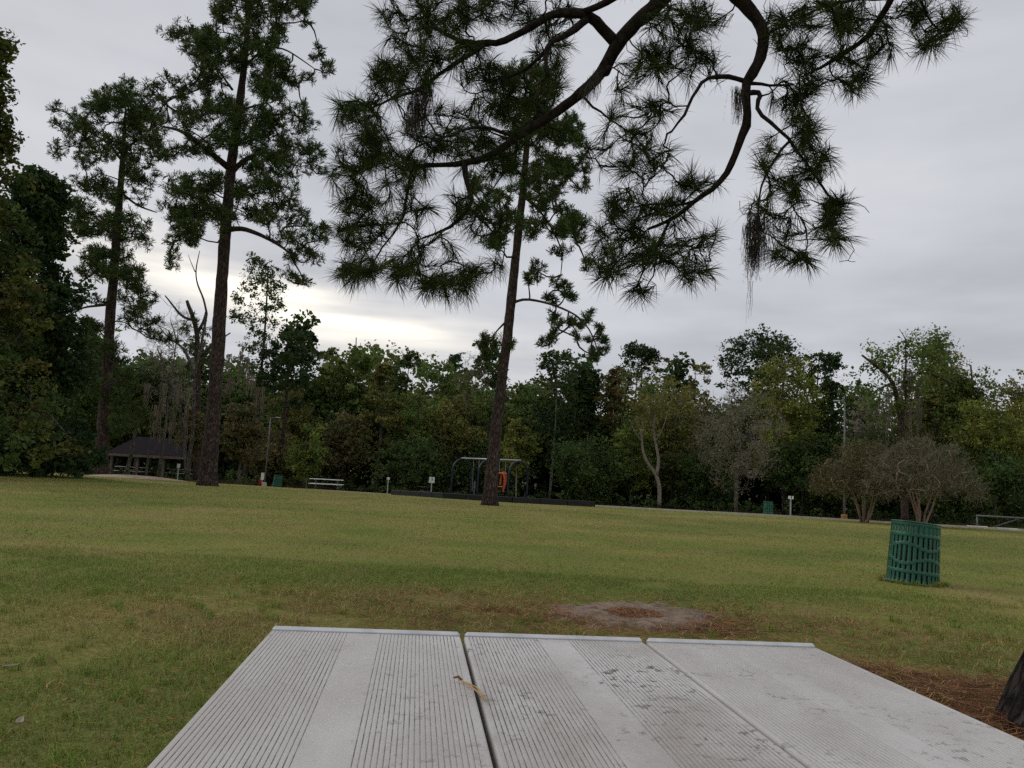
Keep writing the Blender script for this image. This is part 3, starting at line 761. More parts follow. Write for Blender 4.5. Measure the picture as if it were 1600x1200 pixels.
# back row of tall trees: nothing tells them apart
BACK = 'trees in the back row of the woods'
BLAB = 'dark tall tree standing in the back row of the woods'
protos = []
for k in range(5):
    kind = ('top', 'round', 'top', 'cone', 'round')[k]
    protos.append(broad('forest_tree', BLAB, 300 + 200 * k, (600, 632, 605, 600, 628)[k] - 0, 84, (80, 110, 90, 80, 100)[k], 300 + k, ('pine_dark', 'dark', 'pine', 'dark', 'mid')[k],
                        (.4, .2, .45, .2, .2)[k], .26, 40, 90, kind, 'bark', .14, BACK, crad=.32))
def copy_tree(o, base, s, rz):
    c_ = o.copy(); col.objects.link(c_)
    c_.location = [float(v) for v in base]; c_.scale = (s * (1 + .1 * math.sin(rz * 7)),) * 2 + (s,); c_.rotation_euler = (0, 0, rz)
    for ch in o.children:
        d_ = ch.copy(); col.objects.link(d_); d_.parent = c_
    return c_
pr = random.Random(4)
for k, px in enumerate(range(-140, 1790, 46)):
    p_ = protos[pr.randrange(5)]
    sc_ = pr.uniform(.85, 1.15) * (1.0 if px > 480 else 1.0)
    copy_tree(p_, foot(px + pr.uniform(-14, 14), pr.uniform(78, 92)), sc_, pr.uniform(0, 6.28))
for k, px in enumerate(range(-120, 1780, 38)):
    copy_tree(protos[(1, 4, 1, 3)[k % 4]], foot(px + pr.uniform(-14, 14), pr.uniform(68, 76)), pr.uniform(.95, 1.35), pr.uniform(0, 6.28))

# trees that can be told apart, left to right
broad('sweetgum', 'tall olive tree cut off by the left edge, reddish leaf sprays on top', -112, 30, 24, 400, 41, 'gum', .06, .11, 240, 150, 'cone', trunk_r=.2, crad=.12)
broad('pine_tree', 'dense dark green pine growing to the ground at the left edge', 4, 262, 30, 250, 42, 'pine_dark', .02, .15, 230, 180, 'cone', 'bark', .2, crad=.2)
broad('small_tree', 'low dark green tree between the left edge and the second pine', 118, 520, 46, 120, 43, 'dark', .12, .15, 60, 130, 'round')
broad('small_tree', 'rounded dark tree directly behind the second pine', 196, 560, 52, 100, 44, 'dark', .45, .16, 60, 120, 'round')
broad('slender_tree', 'thin dark trunked tree left of the second pine', 134, 590, 50, 60, 45, 'pine_dark', .45, .16, 26, 100, 'round', 'bark', .22)
broad('small_tree', 'dull green tree in front of the pavilion roof, right of second pine', 228, 600, 53, 60, 46, 'mid', .52, .15, 30, 100, 'round', trunk_r=.08)
broad('bush', 'low brownish olive bush beneath the moss-hung dead tree', 292, 640, 47, 56, 47, 'brown', .28, .12, 36, 110, 'round', trunk_r=.09)
broad('bush', 'feathery rust brown bush just right of the largest pine', 372, 615, 44, 66, 48, 'brown', .12, .12, 46, 120, 'round', trunk_r=.09)
broad('pine_tree', 'slim pine head showing above the bush right of largest pine', 380, 392, 58, 92, 49, 'pine', .42, .12, 42, 120, 'top', 'bark', .17, crad=.24)
broad('pine_tree', 'dark spreading pine with flat boughs left of the far pole', 432, 508, 60, 96, 50, 'pine_dark', .42, .18, 34, 100, 'top', 'bark', .18, crad=.24)
broad('bright_bush', 'bright green round bush beside the far light pole', 474, 655, 57, 74, 51, 'light', .05, .14, 44, 120, 'round')
broad('woodland_tree', 'olive tree with a thin crown right of the far light pole', 440, 600, 64, 80, 52, 'olive', .2, .16, 40, 110, 'round')
broad('slender_pine', 'leftmost slender pine in the row above the far picnic table', 500, 540, 84, 52, 53, 'mid', .5, .2, 22, 110, 'top', 'bark', .13, crad=.26)
broad('slender_pine', 'second slender pine from left in the row above the far picnic table', 541, 541, 86, 50, 54, 'pine', .5, .2, 22, 110, 'top', 'bark', .13, crad=.26)
broad('slender_pine', 'third slender pine from left in the row above the far picnic table', 577, 548, 85, 54, 55, 'mid', .5, .2, 24, 110, 'top', 'bark', .13, crad=.26)
broad('slender_pine', 'fourth slender pine, with a full round head, above the cypress', 628, 546, 84, 60, 56, 'pine', .5, .2, 26, 120, 'top', 'bark', .13, crad=.26)
broad('cypress_tree', 'yellowish olive cypress with a pale straight trunk near far picnic table', 586, 566, 62, 120, 57, 'olive', .16, .15, 80, 110, 'cone', 'bark_grey', .2, flat=.4, crad=.18)
broad('woodland_tree', 'dull brownish tree left of the cypress trunk', 528, 632, 61, 90, 58, 'brown', .06, .15, 50, 110, 'round')
broad('woodland_tree', 'mid green tree right of the cypress', 648, 590, 63, 100, 59, 'light', .08, .16, 56, 110, 'round')
broad('woodland_tree', 'low dark tree behind the small white marker posts', 640, 680, 59, 120, 60, 'dark', .0, .15, 50, 110, 'round')
broad('woodland_tree', 'olive green tree left of the swing frame', 700, 606, 62, 90, 61, 'olive', .08, .16, 52, 110, 'round')
broad('slender_pine', 'small headed pine left of the leaning pine trunk', 702, 552, 84, 44, 62, 'pine', .55, .2, 18, 120, 'top', 'bark', .13, crad=.28)
bare('dead_conifer', 'dead conifer with bare level boughs left of the leaning pine', 727, 548, 66, 62, 63, (.17, .13, .10), 170, .45, 900, 'olive', 'bark', tr=.12)
broad('woodland_tree', 'yellow green small tree behind the swing frame, right of leaning pine', 806, 640, 58, 62, 64, 'yellow', .22, .15, 36, 120, 'round', 'bark_pale', .07)
broad('woodland_tree', 'green leafy tree directly behind the leaning pine trunk', 762, 596, 64, 96, 65, 'mid', .06, .16, 54, 110, 'round')
broad('pine_tree', 'dark pine with a pale straight pole right of the leaning pine', 858, 545, 66, 84, 66, 'pine', .25, .17, 46, 110, 'top', 'bark_pale', .12, crad=.25)
broad('pine_tree', 'narrow dark pine between the pale poled pine and the rusty tree', 904, 556, 70, 80, 67, 'pine_dark', .2, .17, 44, 110, 'top', 'bark', .15, crad=.25)
broad('woodland_tree', 'rusty brown topped tree beside the round pine head', 952, 566, 66, 56, 68, 'rust', .45, .16, 30, 110, 'round', 'bark', .1)
broad('pine_tree', 'round headed dark pine right of the rusty tree', 992, 536, 74, 78, 69, 'pine_dark', .52, .18, 34, 120, 'top', 'bark', .16, crad=.26)
broad('woodland_tree', 'broad olive tree behind the tree with twisted pale trunk', 1050, 592, 63, 124, 70, 'olive', .1, .16, 70, 120, 'round')
broad('woodland_tree', 'low yellowish green tree left of the twisted pale trunk', 985, 640, 61, 90, 71, 'light', .08, .15, 50, 110, 'round')
broad('woodland_tree', 'dark low tree under the rusty tree', 915, 672, 60, 130, 72, 'dark', .0, .15, 60, 110, 'round')
broad('woodland_tree', 'sparse topped tree poking above the broad olive tree', 1086, 556, 72, 44, 73, 'olive', .55, .17, 16, 90, 'top', 'bark', .1, crad=.3)
broad('pine_tree', 'large dark pine with a wide domed head above the grey tree', 1186, 517, 74, 126, 74, 'pine_dark', .5, .18, 56, 130, 'top', 'bark', .2, crad=.24)
broad('woodland_tree', 'tall yellow green tree right of the grey tree', 1228, 548, 62, 126, 75, 'yellow', .12, .15, 84, 130, 'round')
broad('pine_tree', 'dark pine with ragged level boughs left of the right light pole', 1284, 540, 68, 76, 76, 'pine_dark', .35, .17, 44, 110, 'top', 'bark', .17, crad=.24)
broad('woodland_tree', 'dark green tree at the foot of the tall yellow green tree', 1252, 668, 60, 120, 77, 'dark', .0, .15, 60, 120, 'round')
broad('woodland_tree', 'sparse grey green tree between right light pole and vine-clad snag', 1346, 600, 62, 70, 78, 'grey', .15, .13, 36, 80, 'round')
broad('woodland_tree', 'light olive tree behind the vine-clad snag, leaning right', 1452, 524, 60, 120, 79, 'olive', .32, .15, 80, 150, 'round', lean=.02)
broad('woodland_tree', 'green oak right of the vine-clad snag', 1516, 552, 58, 110, 80, 'mid', .2, .14, 66, 120, 'round')
broad('woodland_tree', 'yellowish oak with a dark trunk near the right edge', 1562, 612, 54, 130, 81, 'yellow', .3, .14, 70, 120, 'round', 'bark', .2)
broad('woodland_tree', 'dull green tree at the right edge', 1606, 566, 60, 110, 82, 'olive', .2, .14, 60, 120, 'round')
broad('woodland_tree', 'dark low tree behind the pipe barrier', 1560, 700, 52, 150, 83, 'dark', .0, .14, 70, 120, 'round')
broad('woodland_tree', 'dark low tree right of the crape myrtles', 1485, 690, 54, 100, 84, 'dark', .0, .14, 60, 120, 'round')
broad('woodland_tree', 'dark tree behind the left crape myrtle', 1340, 672, 58, 110, 85, 'dark', .0, .15, 60, 120, 'round')
broad('woodland_tree', 'dark tree at the foot of the twisted pale trunk', 1090, 690, 60, 120, 86, 'dark', .0, .15, 60, 120, 'round')
broad('woodland_tree', 'dark low tree behind the swing frame', 760, 690, 62, 140, 87, 'dark', .0, .15, 60, 120, 'round')
broad('woodland_tree', 'dark brownish tree left of the far picnic table', 420, 668, 60, 100, 88, 'brown', .0, .15, 56, 120, 'round')

# tree with a twisted pale trunk
g = np.random.default_rng(90); base = foot(1030, 58); wm, cm = MB(), MB(); S, D = [], []
for pl, r0, r1 in (([(1030, 790), (1031, 760), (1024, 738), (1012, 725), (1004, 705), (1003, 680), (996, 650)], .17, .05), ([(1026, 742), (1030, 720), (1024, 690), (1020, 668), (1026, 640), (1038, 610)], .13, .04),
                   ([(1020, 668), (1012, 650), (1010, 620)], .06, .03), ([(1024, 690), (1036, 670), (1044, 640), (1052, 620)], .05, .02), ([(1003, 690), (990, 672), (984, 655)], .05, .02)):
    Q, rr_ = resample([at(x, y, 58 + .02 * k) for k, (x, y) in enumerate(pl)], np.linspace(r0, r1, len(pl)), .3)
    wm.tube(Q, rr_, 8); S.append(Q); D.append(unit(np.gradient(Q, axis=0)))
S = np.vstack(S); D = np.vstack(D)
T = np.array([at(g.normal(1018, 26), g.normal(632, 26), 58 + g.normal(0, 1.1)) for _ in range(90)])
tw, tips, td = grow(S, D, T, g, .3, .008, .010, .4, .08, .04); wood(wm, tw, 4)
cm.add(*leaves(tips, 30, .45, .19, g, PAL['olive'], .8, .6))
finish(tree_root('twisted_tree', base, 'small tree with a twisted forked pale grey trunk', None), wm, cm, M['bark_pale'], M['leaf'], base)

bare('grey_tree', 'grey twiggy half bare tree with drooping low boughs', 1150, 600, 54, 150, 91, (.19, .165, .125), 620, .16, 4000, 'grey')
bare('crape_myrtle', 'left of two multi-stemmed crape myrtles, olive brown crown', 1350, 692, 36, 152, 92, (.105, .09, .05), 620, .24, 11000, 'brown', 'bark_myrtle', 6, 'crape myrtles by the light pole', 0, True, leafs=.09)
bare('crape_myrtle', 'right of two multi-stemmed crape myrtles, greyer and barer crown', 1438, 688, 33, 168, 93, (.155, .14, .10), 760, .24, 7500, 'brown', 'bark_myrtle', 6, 'crape myrtles by the light pole', 0, True, leafs=.08)

# broken snag hung with vines behind the myrtles
g = np.random.default_rng(95); base = foot(1412, 52); wm, cm = MB(), MB(); S, D = [], []
for pl, r0, r1 in (([(1414, 815), (1412, 740), (1410, 690), (1408, 650), (1402, 625), (1396, 600), (1384, 582), (1366, 570), (1347, 555)], .26, .07), ([(1408, 650), (1418, 628), (1412, 600), (1416, 570), (1415, 545)], .13, .04),
                   ([(1415, 545), (1418, 535), (1412, 524), (1405, 514)], .05, .015), ([(1414, 530), (1419, 520)], .025, .012), ([(1410, 648), (1432, 645), (1450, 640), (1462, 638)], .10, .03), ([(1396, 600), (1385, 602), (1376, 606)], .10, .05),
                   ([(1412, 684), (1450, 685), (1490, 684), (1510, 676)], .08, .03), ([(1412, 600), (1440, 580), (1470, 590), (1490, 600)], .12, .03)):
    Q, rr_ = resample([at(x, y, 52 - .05 * k) for k, (x, y) in enumerate(pl)], np.linspace(r0, r1, len(pl)), .3)
    wm.tube(Q, rr_, 8); S.append(Q); D.append(unit(np.gradient(Q, axis=0)))
S = np.vstack(S); D = np.vstack(D)
T = np.array([at(px + g.normal(0, 15), py + g.normal(0, 12), 52 + g.normal(0, .9)) for px, py in [(1370, 575), (1385, 560), (1400, 550), (1425, 545), (1445, 540), (1465, 540), (1480, 545), (1385, 600), (1430, 570), (1455, 565), (1475, 570), (1420, 600), (1445, 600), (1370, 620), (1400, 640), (1380, 650)] for _ in range(7)])
tw, tips, td = grow(S, D, T, g, .3, .008, .010, .4, .08, .05); wood(wm, tw, 4)
cm.add(*leaves(tips, 46, .48, .19, g, PAL['mid'], .8, .6))
finish(tree_root('vine_clad_snag', base, 'broken dead trunk draped with green vines behind the crape myrtles'), wm, cm, M['bark'], M['leaf'], base)
tp = [at(g.uniform(1372, 1440), g.uniform(575, 660), 51.2 + g.normal(0, .4)) for _ in range(16)]
moss('spanish_moss', 'grey brown hanging tangle on the vine-clad snag', tp, g.uniform(1.0, 2.6, 16), 96, 16, .16, .03, (.19, .165, .13))

# dead moss-hung tree and the black broken pine left of the largest pine
g = np.random.default_rng(97); base = foot(296, 45); wm = MB(); S, D = [], []
for pl, r0, r1 in (([(292, 742), (288, 690), (282, 640), (272, 610), (262, 585), (252, 560), (246, 545)], .12, .035), ([(303, 590), (296, 562), (288, 545), (276, 535), (262, 528), (250, 512)], .11, .03), ([(290, 742), (300, 690), (303, 640), (303, 590)], .11, .08),
                   ([(323, 490), (318, 465), (308, 445), (305, 425), (309, 405), (312, 392)], .065, .02), ([(303, 590), (312, 550), (318, 520), (323, 490)], .08, .07), ([(276, 535), (272, 515), (266, 500)], .04, .02), ([(262, 585), (256, 600), (246, 615)], .04, .02),
                   ([(305, 425), (298, 410), (294, 398)], .03, .012)):
    Q, rr_ = resample([at(x, y, 45 + .03 * k) for k, (x, y) in enumerate(pl)], np.linspace(r0, r1, len(pl)), .3)
    wm.tube(Q, rr_, 7); S.append(Q); D.append(unit(np.gradient(Q, axis=0)))
S = np.vstack(S); D = np.vstack(D)
T = np.array([at(px + g.normal(0, 12), py + g.normal(0, 14), 45 + g.normal(0, .8)) for px, py in [(245, 520), (260, 500), (275, 500), (285, 520), (240, 560), (250, 590), (265, 560), (285, 560), (300, 540), (240, 620), (262, 630), (300, 610), (255, 650)] for _ in range(20)])
tw, tips, td = grow(S, D, T, g, .3, .006, .008, .4, .10, .03, .15); cm = MB()
for P, r_ in tw: cm.tube(P, np.maximum(r_, .008), 3, np.array((.24, .21, .18)) * g.uniform(.7, 1.2), cap=False)
rt = tree_root('dead_tree', base, 'leafless dead tree hung with moss left of the largest pine')
wm.build('trunk', M['bark_grey'], rt, base, smooth=True); tag(cm.build('twigs', M['twig'], rt, base), kind='stuff')
tp = [at(px + g.normal(0, 5), py + g.normal(0, 6), 44.8 + g.normal(0, .5)) for px, py in [(235, 610), (242, 630), (248, 640), (256, 620), (262, 645), (268, 660), (278, 655), (284, 668), (250, 665), (240, 650), (290, 640), (300, 620), (274, 600), (262, 590)]]
moss('spanish_moss', 'long grey beards of moss on the leafless dead tree', tp, g.uniform(.9, 2.2, len(tp)), 98, 18, .13, .028, (.22, .19, .145))
g = np.random.default_rng(99); base = foot(312, 49); wm, cm = MB(), MB(); S, D = [], []
for pl, r0, r1 in (([(306, 750), (308, 690), (309, 620), (309, 560), (308, 520), (300, 490), (294, 478), (292, 470)], .22, .10), ([(302, 500), (288, 498), (278, 488), (268, 474), (258, 462)], .10, .04), ([(308, 520), (318, 505), (322, 485)], .12, .05), ([(309, 560), (330, 540), (360, 520)], .10, .04)):
    Q, rr_ = resample([at(x, y, 49 + .03 * k) for k, (x, y) in enumerate(pl)], np.linspace(r0, r1, len(pl)), .3)
    wm.tube(Q, rr_, 9); S.append(Q); D.append(unit(np.gradient(Q, axis=0)))
T = np.array([at(px + g.normal(0, 6), py + g.normal(0, 6), 49 + g.normal(0, .5)) for px, py in [(286, 516), (300, 540), (320, 520), (318, 560), (300, 500), (330, 580), (300, 580)] for _ in range(10)])
tw, tips, td = grow(np.vstack(S), np.vstack(D), T, g, .3, .01, .012, .4, .08, .05); wood(wm, tw, 4)
cm.add(*spikes(tips, td, 16, .26, .04, g, PAL['pine_dark'], .16, (.2, 1.5), .05, False, up=.3))
finish(tree_root('broken_pine', base, 'black broken topped pine with a jagged side branch left of largest pine'), wm, cm, M['bark'], M['needle'], base)
tp = [at(px + g.normal(0, 5), py + g.normal(0, 6), 43 + g.normal(0, .4)) for px, py in [(362, 560), (372, 545), (380, 570), (392, 590), (400, 600), (410, 610), (388, 560), (366, 590), (354, 600)]]
moss('spanish_moss', 'grey moss beards in front of the slim pine right of largest pine', tp, g.uniform(.9, 2.2, len(tp)), 100, 18, .13, .028, (.22, .19, .145))

bare('dead_tree', 'pale twiggy leafless tree between second and largest pine', 246, 470, 52, 110, 101, (.23, .20, .165), 330, .35, 0, 'grey', 'bark_grey', tr=.12)

# ------------------------------------------------------------------ the three tall pines on the lawn
traced_pine('pine_tree', 'largest pine on the lawn, thick straight trunk and tall dark crown', 32,
    [(325, 757), (330, 690), (336, 620), (343, 500), (350, 390), (360, 270), (371, 185), (381, 110), (387, 40), (391, -40), (394, -110)], [.38, .31, .285, .265, .24, .21, .18, .14, .11, .08, .04],
    [(265, 55, 18), (290, 48, 18), (318, 60, 20), (318, 88, 20), (340, 70, 18), (330, 108, 18), (348, 12, 20), (385, 5, 24), (420, 22, 24), (450, 5, 24), (475, 28, 15), (385, 45, 22), (430, 58, 18), (402, 92, 22), (440, 106, 20), (455, 128, 16), (500, 88, 13), (510, 110, 13), (482, 120, 10), (430, 140, 18), (402, 132, 20), (365, 92, 16),
     (400, -40, 30), (370, -60, 26), (430, -60, 26), (395, -95, 22), (465, -35, 20), (345, -30, 18),
     (240, 145, 16), (285, 138, 18), (310, 134, 16), (236, 168, 18), (262, 186, 22), (300, 176, 22), (340, 166, 24), (380, 172, 24), (420, 182, 22), (460, 176, 20), (480, 192, 16), (350, 206, 24), (395, 212, 24), (440, 216, 24), (480, 226, 18), (246, 216, 20), (276, 236, 20), (310, 228, 18), (430, 256, 24), (470, 256, 24), (496, 252, 14), (402, 250, 20),
     (276, 286, 22), (300, 302, 22), (330, 292, 18), (262, 320, 16), (286, 340, 22), (320, 336, 24), (350, 330, 20), (272, 376, 14), (300, 362, 16), (384, 300, 16), (420, 296, 22), (456, 296, 20), (392, 330, 14), (430, 330, 22), (470, 340, 18), (440, 366, 22), (475, 380, 22), (500, 372, 15), (460, 404, 18), (490, 402, 16), (476, 440, 14), (452, 430, 12), (268, 402, 12)],
    201, 1.0, limbs=(([(357, 262, 0), (330, 240, -.4), (305, 218, -.8), (280, 202, -1.0), (255, 198, -1.2)], .15, .04), ([(352, 280, 0), (378, 252, .3), (400, 240, .6), (430, 238, .8)], .14, .04), ([(346, 360, 0), (378, 356, -.4), (410, 368, -.8), (440, 385, -1.0), (470, 410, -1.2)], .13, .03),
                     ([(372, 176, 0), (395, 165, .3), (425, 160, .5)], .07, .02), ([(378, 110, 0), (395, 90, -.2), (420, 72, -.4), (445, 76, -.5), (470, 92, -.6), (492, 108, -.7)], .06, .02), ([(384, 70, 0), (365, 52, .2), (342, 50, .3)], .05, .015), ([(386, 50, 0), (372, 25, .2), (366, 0, .3)], .05, .02), ([(350, 330, 0), (320, 318, .5), (290, 322, 1)], .1, .03), ([(363, 140, 0), (345, 115, .3), (335, 100, .5)], .06, .02)), nl=15, L=.20, w=.024)
traced_pine('pine_tree', 'second tallest pine on the lawn, left of the largest pine', 40,
    [(157, 738), (160, 690), (165, 620), (172, 500), (180, 400), (187, 310), (192, 240), (196, 175)], [.36, .31, .28, .25, .22, .18, .13, .06],
    [(85, 172, 9), (95, 200, 14), (90, 240, 14), (115, 182, 16), (145, 166, 16), (140, 200, 20), (110, 226, 16), (170, 160, 20), (195, 152, 20), (200, 190, 24), (160, 236, 22), (220, 172, 18), (225, 210, 18), (250, 240, 16), (190, 236, 20), (130, 252, 14), (120, 286, 16), (150, 290, 18), (130, 320, 16), (115, 346, 14), (140, 360, 18), (170, 302, 18), (205, 270, 18), (235, 286, 14), (220, 310, 14),
     (170, 350, 20), (185, 366, 22), (195, 340, 18), (215, 372, 14), (230, 380, 10), (150, 396, 18), (130, 420, 14), (165, 416, 20), (190, 426, 22), (215, 440, 18), (225, 456, 9), (125, 470, 10), (115, 482, 8), (150, 468, 10), (210, 482, 18), (230, 500, 14), (200, 502, 14), (240, 520, 12), (265, 530, 9), (150, 512, 16), (135, 530, 16), (180, 545, 18), (180, 585, 22), (200, 622, 20), (150, 602, 20), (212, 650, 16), (190, 660, 18)],
    202, 1.0, limbs=(([(178, 425, 0), (160, 415, -.3), (142, 430, -.5), (120, 446, -.8)], .1, .03), ([(172, 475, 0), (150, 478, .2), (130, 480, .5), (112, 490, .8)], .09, .03), ([(188, 300, 0), (215, 322, .3), (245, 332, .6)], .08, .03), ([(190, 250, 0), (170, 225, .3), (140, 205, .6), (115, 200, .8)], .08, .02), ([(192, 235, 0), (220, 215, -.3), (245, 195, -.6)], .08, .02)), nl=13, L=.23, w=.030)
traced_pine('pine_tree', 'slim leaning pine in front of the playground, curved lower branch to right', 27,
    [(765, 785), (769, 730), (775, 670), (785, 590), (795, 505), (803, 430), (810, 360), (817, 300), (823, 230), (828, 160), (832, 90)], [.26, .22, .20, .18, .17, .16, .145, .13, .11, .08, .03],
    [(870, 192, 22), (892, 206, 18), (905, 222, 14), (842, 202, 22), (860, 250, 20), (890, 262, 16), (910, 256, 12), (832, 280, 22), (870, 290, 20), (905, 290, 14), (850, 322, 22), (890, 340, 16), (915, 346, 10), (772, 310, 18), (790, 340, 16), (832, 350, 18), (870, 360, 20), (900, 370, 16), (920, 405, 11), (776, 372, 18), (760, 376, 14), (880, 392, 13), (842, 420, 14), (828, 432, 10), (870, 440, 10), (882, 460, 12), (860, 462, 9),
     (865, 490, 8), (872, 505, 6), (895, 502, 8), (920, 496, 9), (908, 508, 6), (935, 510, 8), (940, 530, 7), (944, 548, 7), (862, 530, 8), (866, 516, 6), (846, 536, 7), (900, 522, 7), (926, 546, 8), (918, 530, 6), (930, 558, 6), (755, 535, 12), (775, 530, 12), (762, 550, 10), (798, 540, 8), (800, 182, 26), (830, 162, 22), (782, 242, 22), (742, 282, 16), (830, 110, 24), (800, 130, 20), (860, 140, 20)],
    203, 1.05, limbs=(([(799, 475, 0), (812, 466, -.2), (830, 468, -.4), (855, 473, -.6), (885, 484, -.8), (908, 497, -1.0), (925, 520, -1.2), (933, 545, -1.3)], .055, .02), ([(788, 505, 0), (778, 512, .1), (770, 525, .2)], .04, .02), ([(816, 305, 0), (845, 330, .2), (865, 360, .3), (880, 395, .4), (876, 430, .4)], .05, .015)), nl=16, L=.17, w=.020)

# ------------------------------------------------------------------ the near pine whose boughs hang over the picture
g = np.random.default_rng(210)
DN = 5.2
base = np.array((2.66, 3.45, 0.0))
tz = np.linspace(-.1, 9.0, 70)
P = np.column_stack([2.66 + .085 * np.clip(tz, 0, 9) - .05 * np.sin(tz * .8), 3.45 + .02 * tz, tz]); R_ = np.interp(tz, [-.1, .5, 3, 9], [.30, .26, .24, .13])
wm, cm = MB(), MB()
n = 72
mbt = MB(); mbt.tube(P, R_, n)
V = mbt.v[0]; ang = np.arange(n) * 6.283 / n
for i_ in range(len(P)):
    o_ = V[i_ * n:(i_ + 1) * n] - P[i_]; hh = max(0, P[i_][2])
    f = 1 + .05 * g.standard_normal(n) * .5 + .05 * np.sin(ang * 9 + 3 * np.sin(hh * 4)) * .6 + .60 * math.exp(-hh / .24) * (.75 + .35 * np.sin(4 * ang + 2.2) + .2 * np.sin(7 * ang))
    V[i_ * n:(i_ + 1) * n] = P[i_] + o_ * f[:, None]
wm.add(V, mbt.q[0], mbt.t[0])
LIMBS = [
 ([(1115, -140, 4.3), (1075, -60, 4.7), (1040, -8, 5.0), (1005, 22, 5.05), (972, 48, 5.1), (958, 78, 5.1), (944, 108, 5.15), (928, 128, 5.2), (888, 160, 5.25), (850, 184, 5.3), (815, 208, 5.3), (788, 236, 5.35), (758, 252, 5.4), (722, 262, 5.4), (690, 259, 5.45), (655, 262, 5.5), (622, 262, 5.6)], .062, .012),
 ([(964, 68, 5.1), (950, 56, 5.1), (935, 45, 5.1), (925, 33, 5.05), (908, 19, 5.0), (872, 20, 5.0), (840, 30, 5.05), (815, 45, 5.1), (790, 56, 5.1), (765, 62, 5.15), (735, 68, 5.2), (712, 60, 5.2), (690, 48, 5.25), (668, 32, 5.3), (655, 8, 5.3)], .042, .010),
 ([(912, 22, 5.0), (938, 12, 4.9), (975, -6, 4.8), (1010, -40, 4.6)], .02, .028),
 ([(916, 28, 5.05), (905, 42, 5.0), (884, 52, 4.95), (864, 56, 4.95), (853, 68, 4.95), (855, 95, 4.95), (857, 119, 4.95)], .028, .011),
 ([(765, 62, 5.15), (738, 84, 5.2), (702, 104, 5.3), (668, 128, 5.35), (640, 146, 5.4), (608, 158, 5.5), (576, 172, 5.6)], .020, .007),
 ([(854, 80, 4.96), (838, 98, 5.05), (812, 115, 5.2), (772, 126, 5.3)], .014, .006),
 ([(726, 262, 5.4), (728, 280, 5.35), (736, 308, 5.3), (738, 322, 5.3), (722, 344, 5.25), (692, 360, 5.2), (660, 372, 5.2)], .022, .008),
 ([(738, 322, 5.3), (752, 340, 5.3), (770, 362, 5.3)], .010, .005),
 ([(640, 262, 5.5), (634, 300, 5.5), (632, 335, 5.45), (622, 362, 5.4), (600, 390, 5.4), (580, 415, 5.4)], .012, .005),
 ([(800, 215, 5.3), (770, 205, 5.1), (735, 200, 5.0), (700, 215, 4.9), (660, 225, 4.9)], .014, .006),
 ([(850, 184, 5.3), (835, 165, 5.6), (800, 150, 5.8), (760, 140, 6.0)], .014, .006),
 ([(905, 150, 5.2), (935, 170, 5.2), (960, 190, 5.2), (990, 212, 5.2)], .010, .005),
 ([(940, 112, 5.12), (950, 118, 5.05), (952, 106, 5.0)], .03, .02),
 ([(1205, -150, 4.2), (1165, -70, 4.5), (1132, -12, 4.8), (1162, 12, 4.8), (1180, 30, 4.8), (1189, 48, 4.8), (1191, 75, 4.8), (1186, 100, 4.8), (1168, 114, 4.8), (1159, 130, 4.8), (1160, 152, 4.8), (1165, 184, 4.8), (1160, 210, 4.8), (1150, 235, 4.85), (1136, 264, 4.9), (1126, 288, 4.9), (1110, 303, 4.95), (1085, 316, 5.0), (1060, 335, 5.05), (1038, 350, 5.1), (1012, 358, 5.15)], .050, .010),
 ([(1160, 116, 4.8), (1128, 120, 4.8), (1106, 120, 4.75), (1090, 136, 4.75), (1076, 164, 4.7), (1070, 194, 4.7), (1050, 205, 4.7)], .016, .006),
 ([(1162, 140, 4.8), (1188, 140, 4.75), (1202, 148, 4.7), (1186, 152, 4.7), (1178, 164, 4.7), (1190, 180, 4.7), (1210, 200, 4.7), (1226, 216, 4.7), (1242, 242, 4.7), (1266, 272, 4.75), (1290, 300, 4.8), (1308, 328, 4.8)], .018, .006),
 ([(1223, 220, 4.7), (1211, 250, 4.7), (1192, 280, 4.65), (1186, 306, 4.65), (1184, 330, 4.65)], .009, .005),
 ([(1162, 136, 4.8), (1200, 136, 4.9), (1240, 132, 5.0)], .014, .005),
 ([(1480, -170, 4.1), (1440, -70, 4.4), (1400, -6, 4.7), (1370, 40, 4.8), (1320, 80, 4.9), (1280, 108, 5.0), (1255, 120, 5.0)], .030, .007),
 ([(1440, -70, 4.4), (1432, -20, 4.5), (1440, 20, 4.6), (1470, 50, 4.6)], .014, .005),
 ([(1400, -6, 4.7), (1340, -8, 4.9), (1280, 10, 5.0), (1240, 30, 5.0)], .014, .006),
 ([(1085, 316, 5.0), (1060, 320, 5.1), (1020, 318, 5.2), (985, 325, 5.3)], .010, .005),
 ([(1040, 350, 5.1), (1030, 380, 5.1), (1010, 410, 5.1), (998, 440, 5.1)], .010, .005),
]
S, D = [], []; lm_ = MB(); ALLQ = []
ends = {0: (6.6, 0), 13: (6.3, 1), 18: (6.0, 2)}
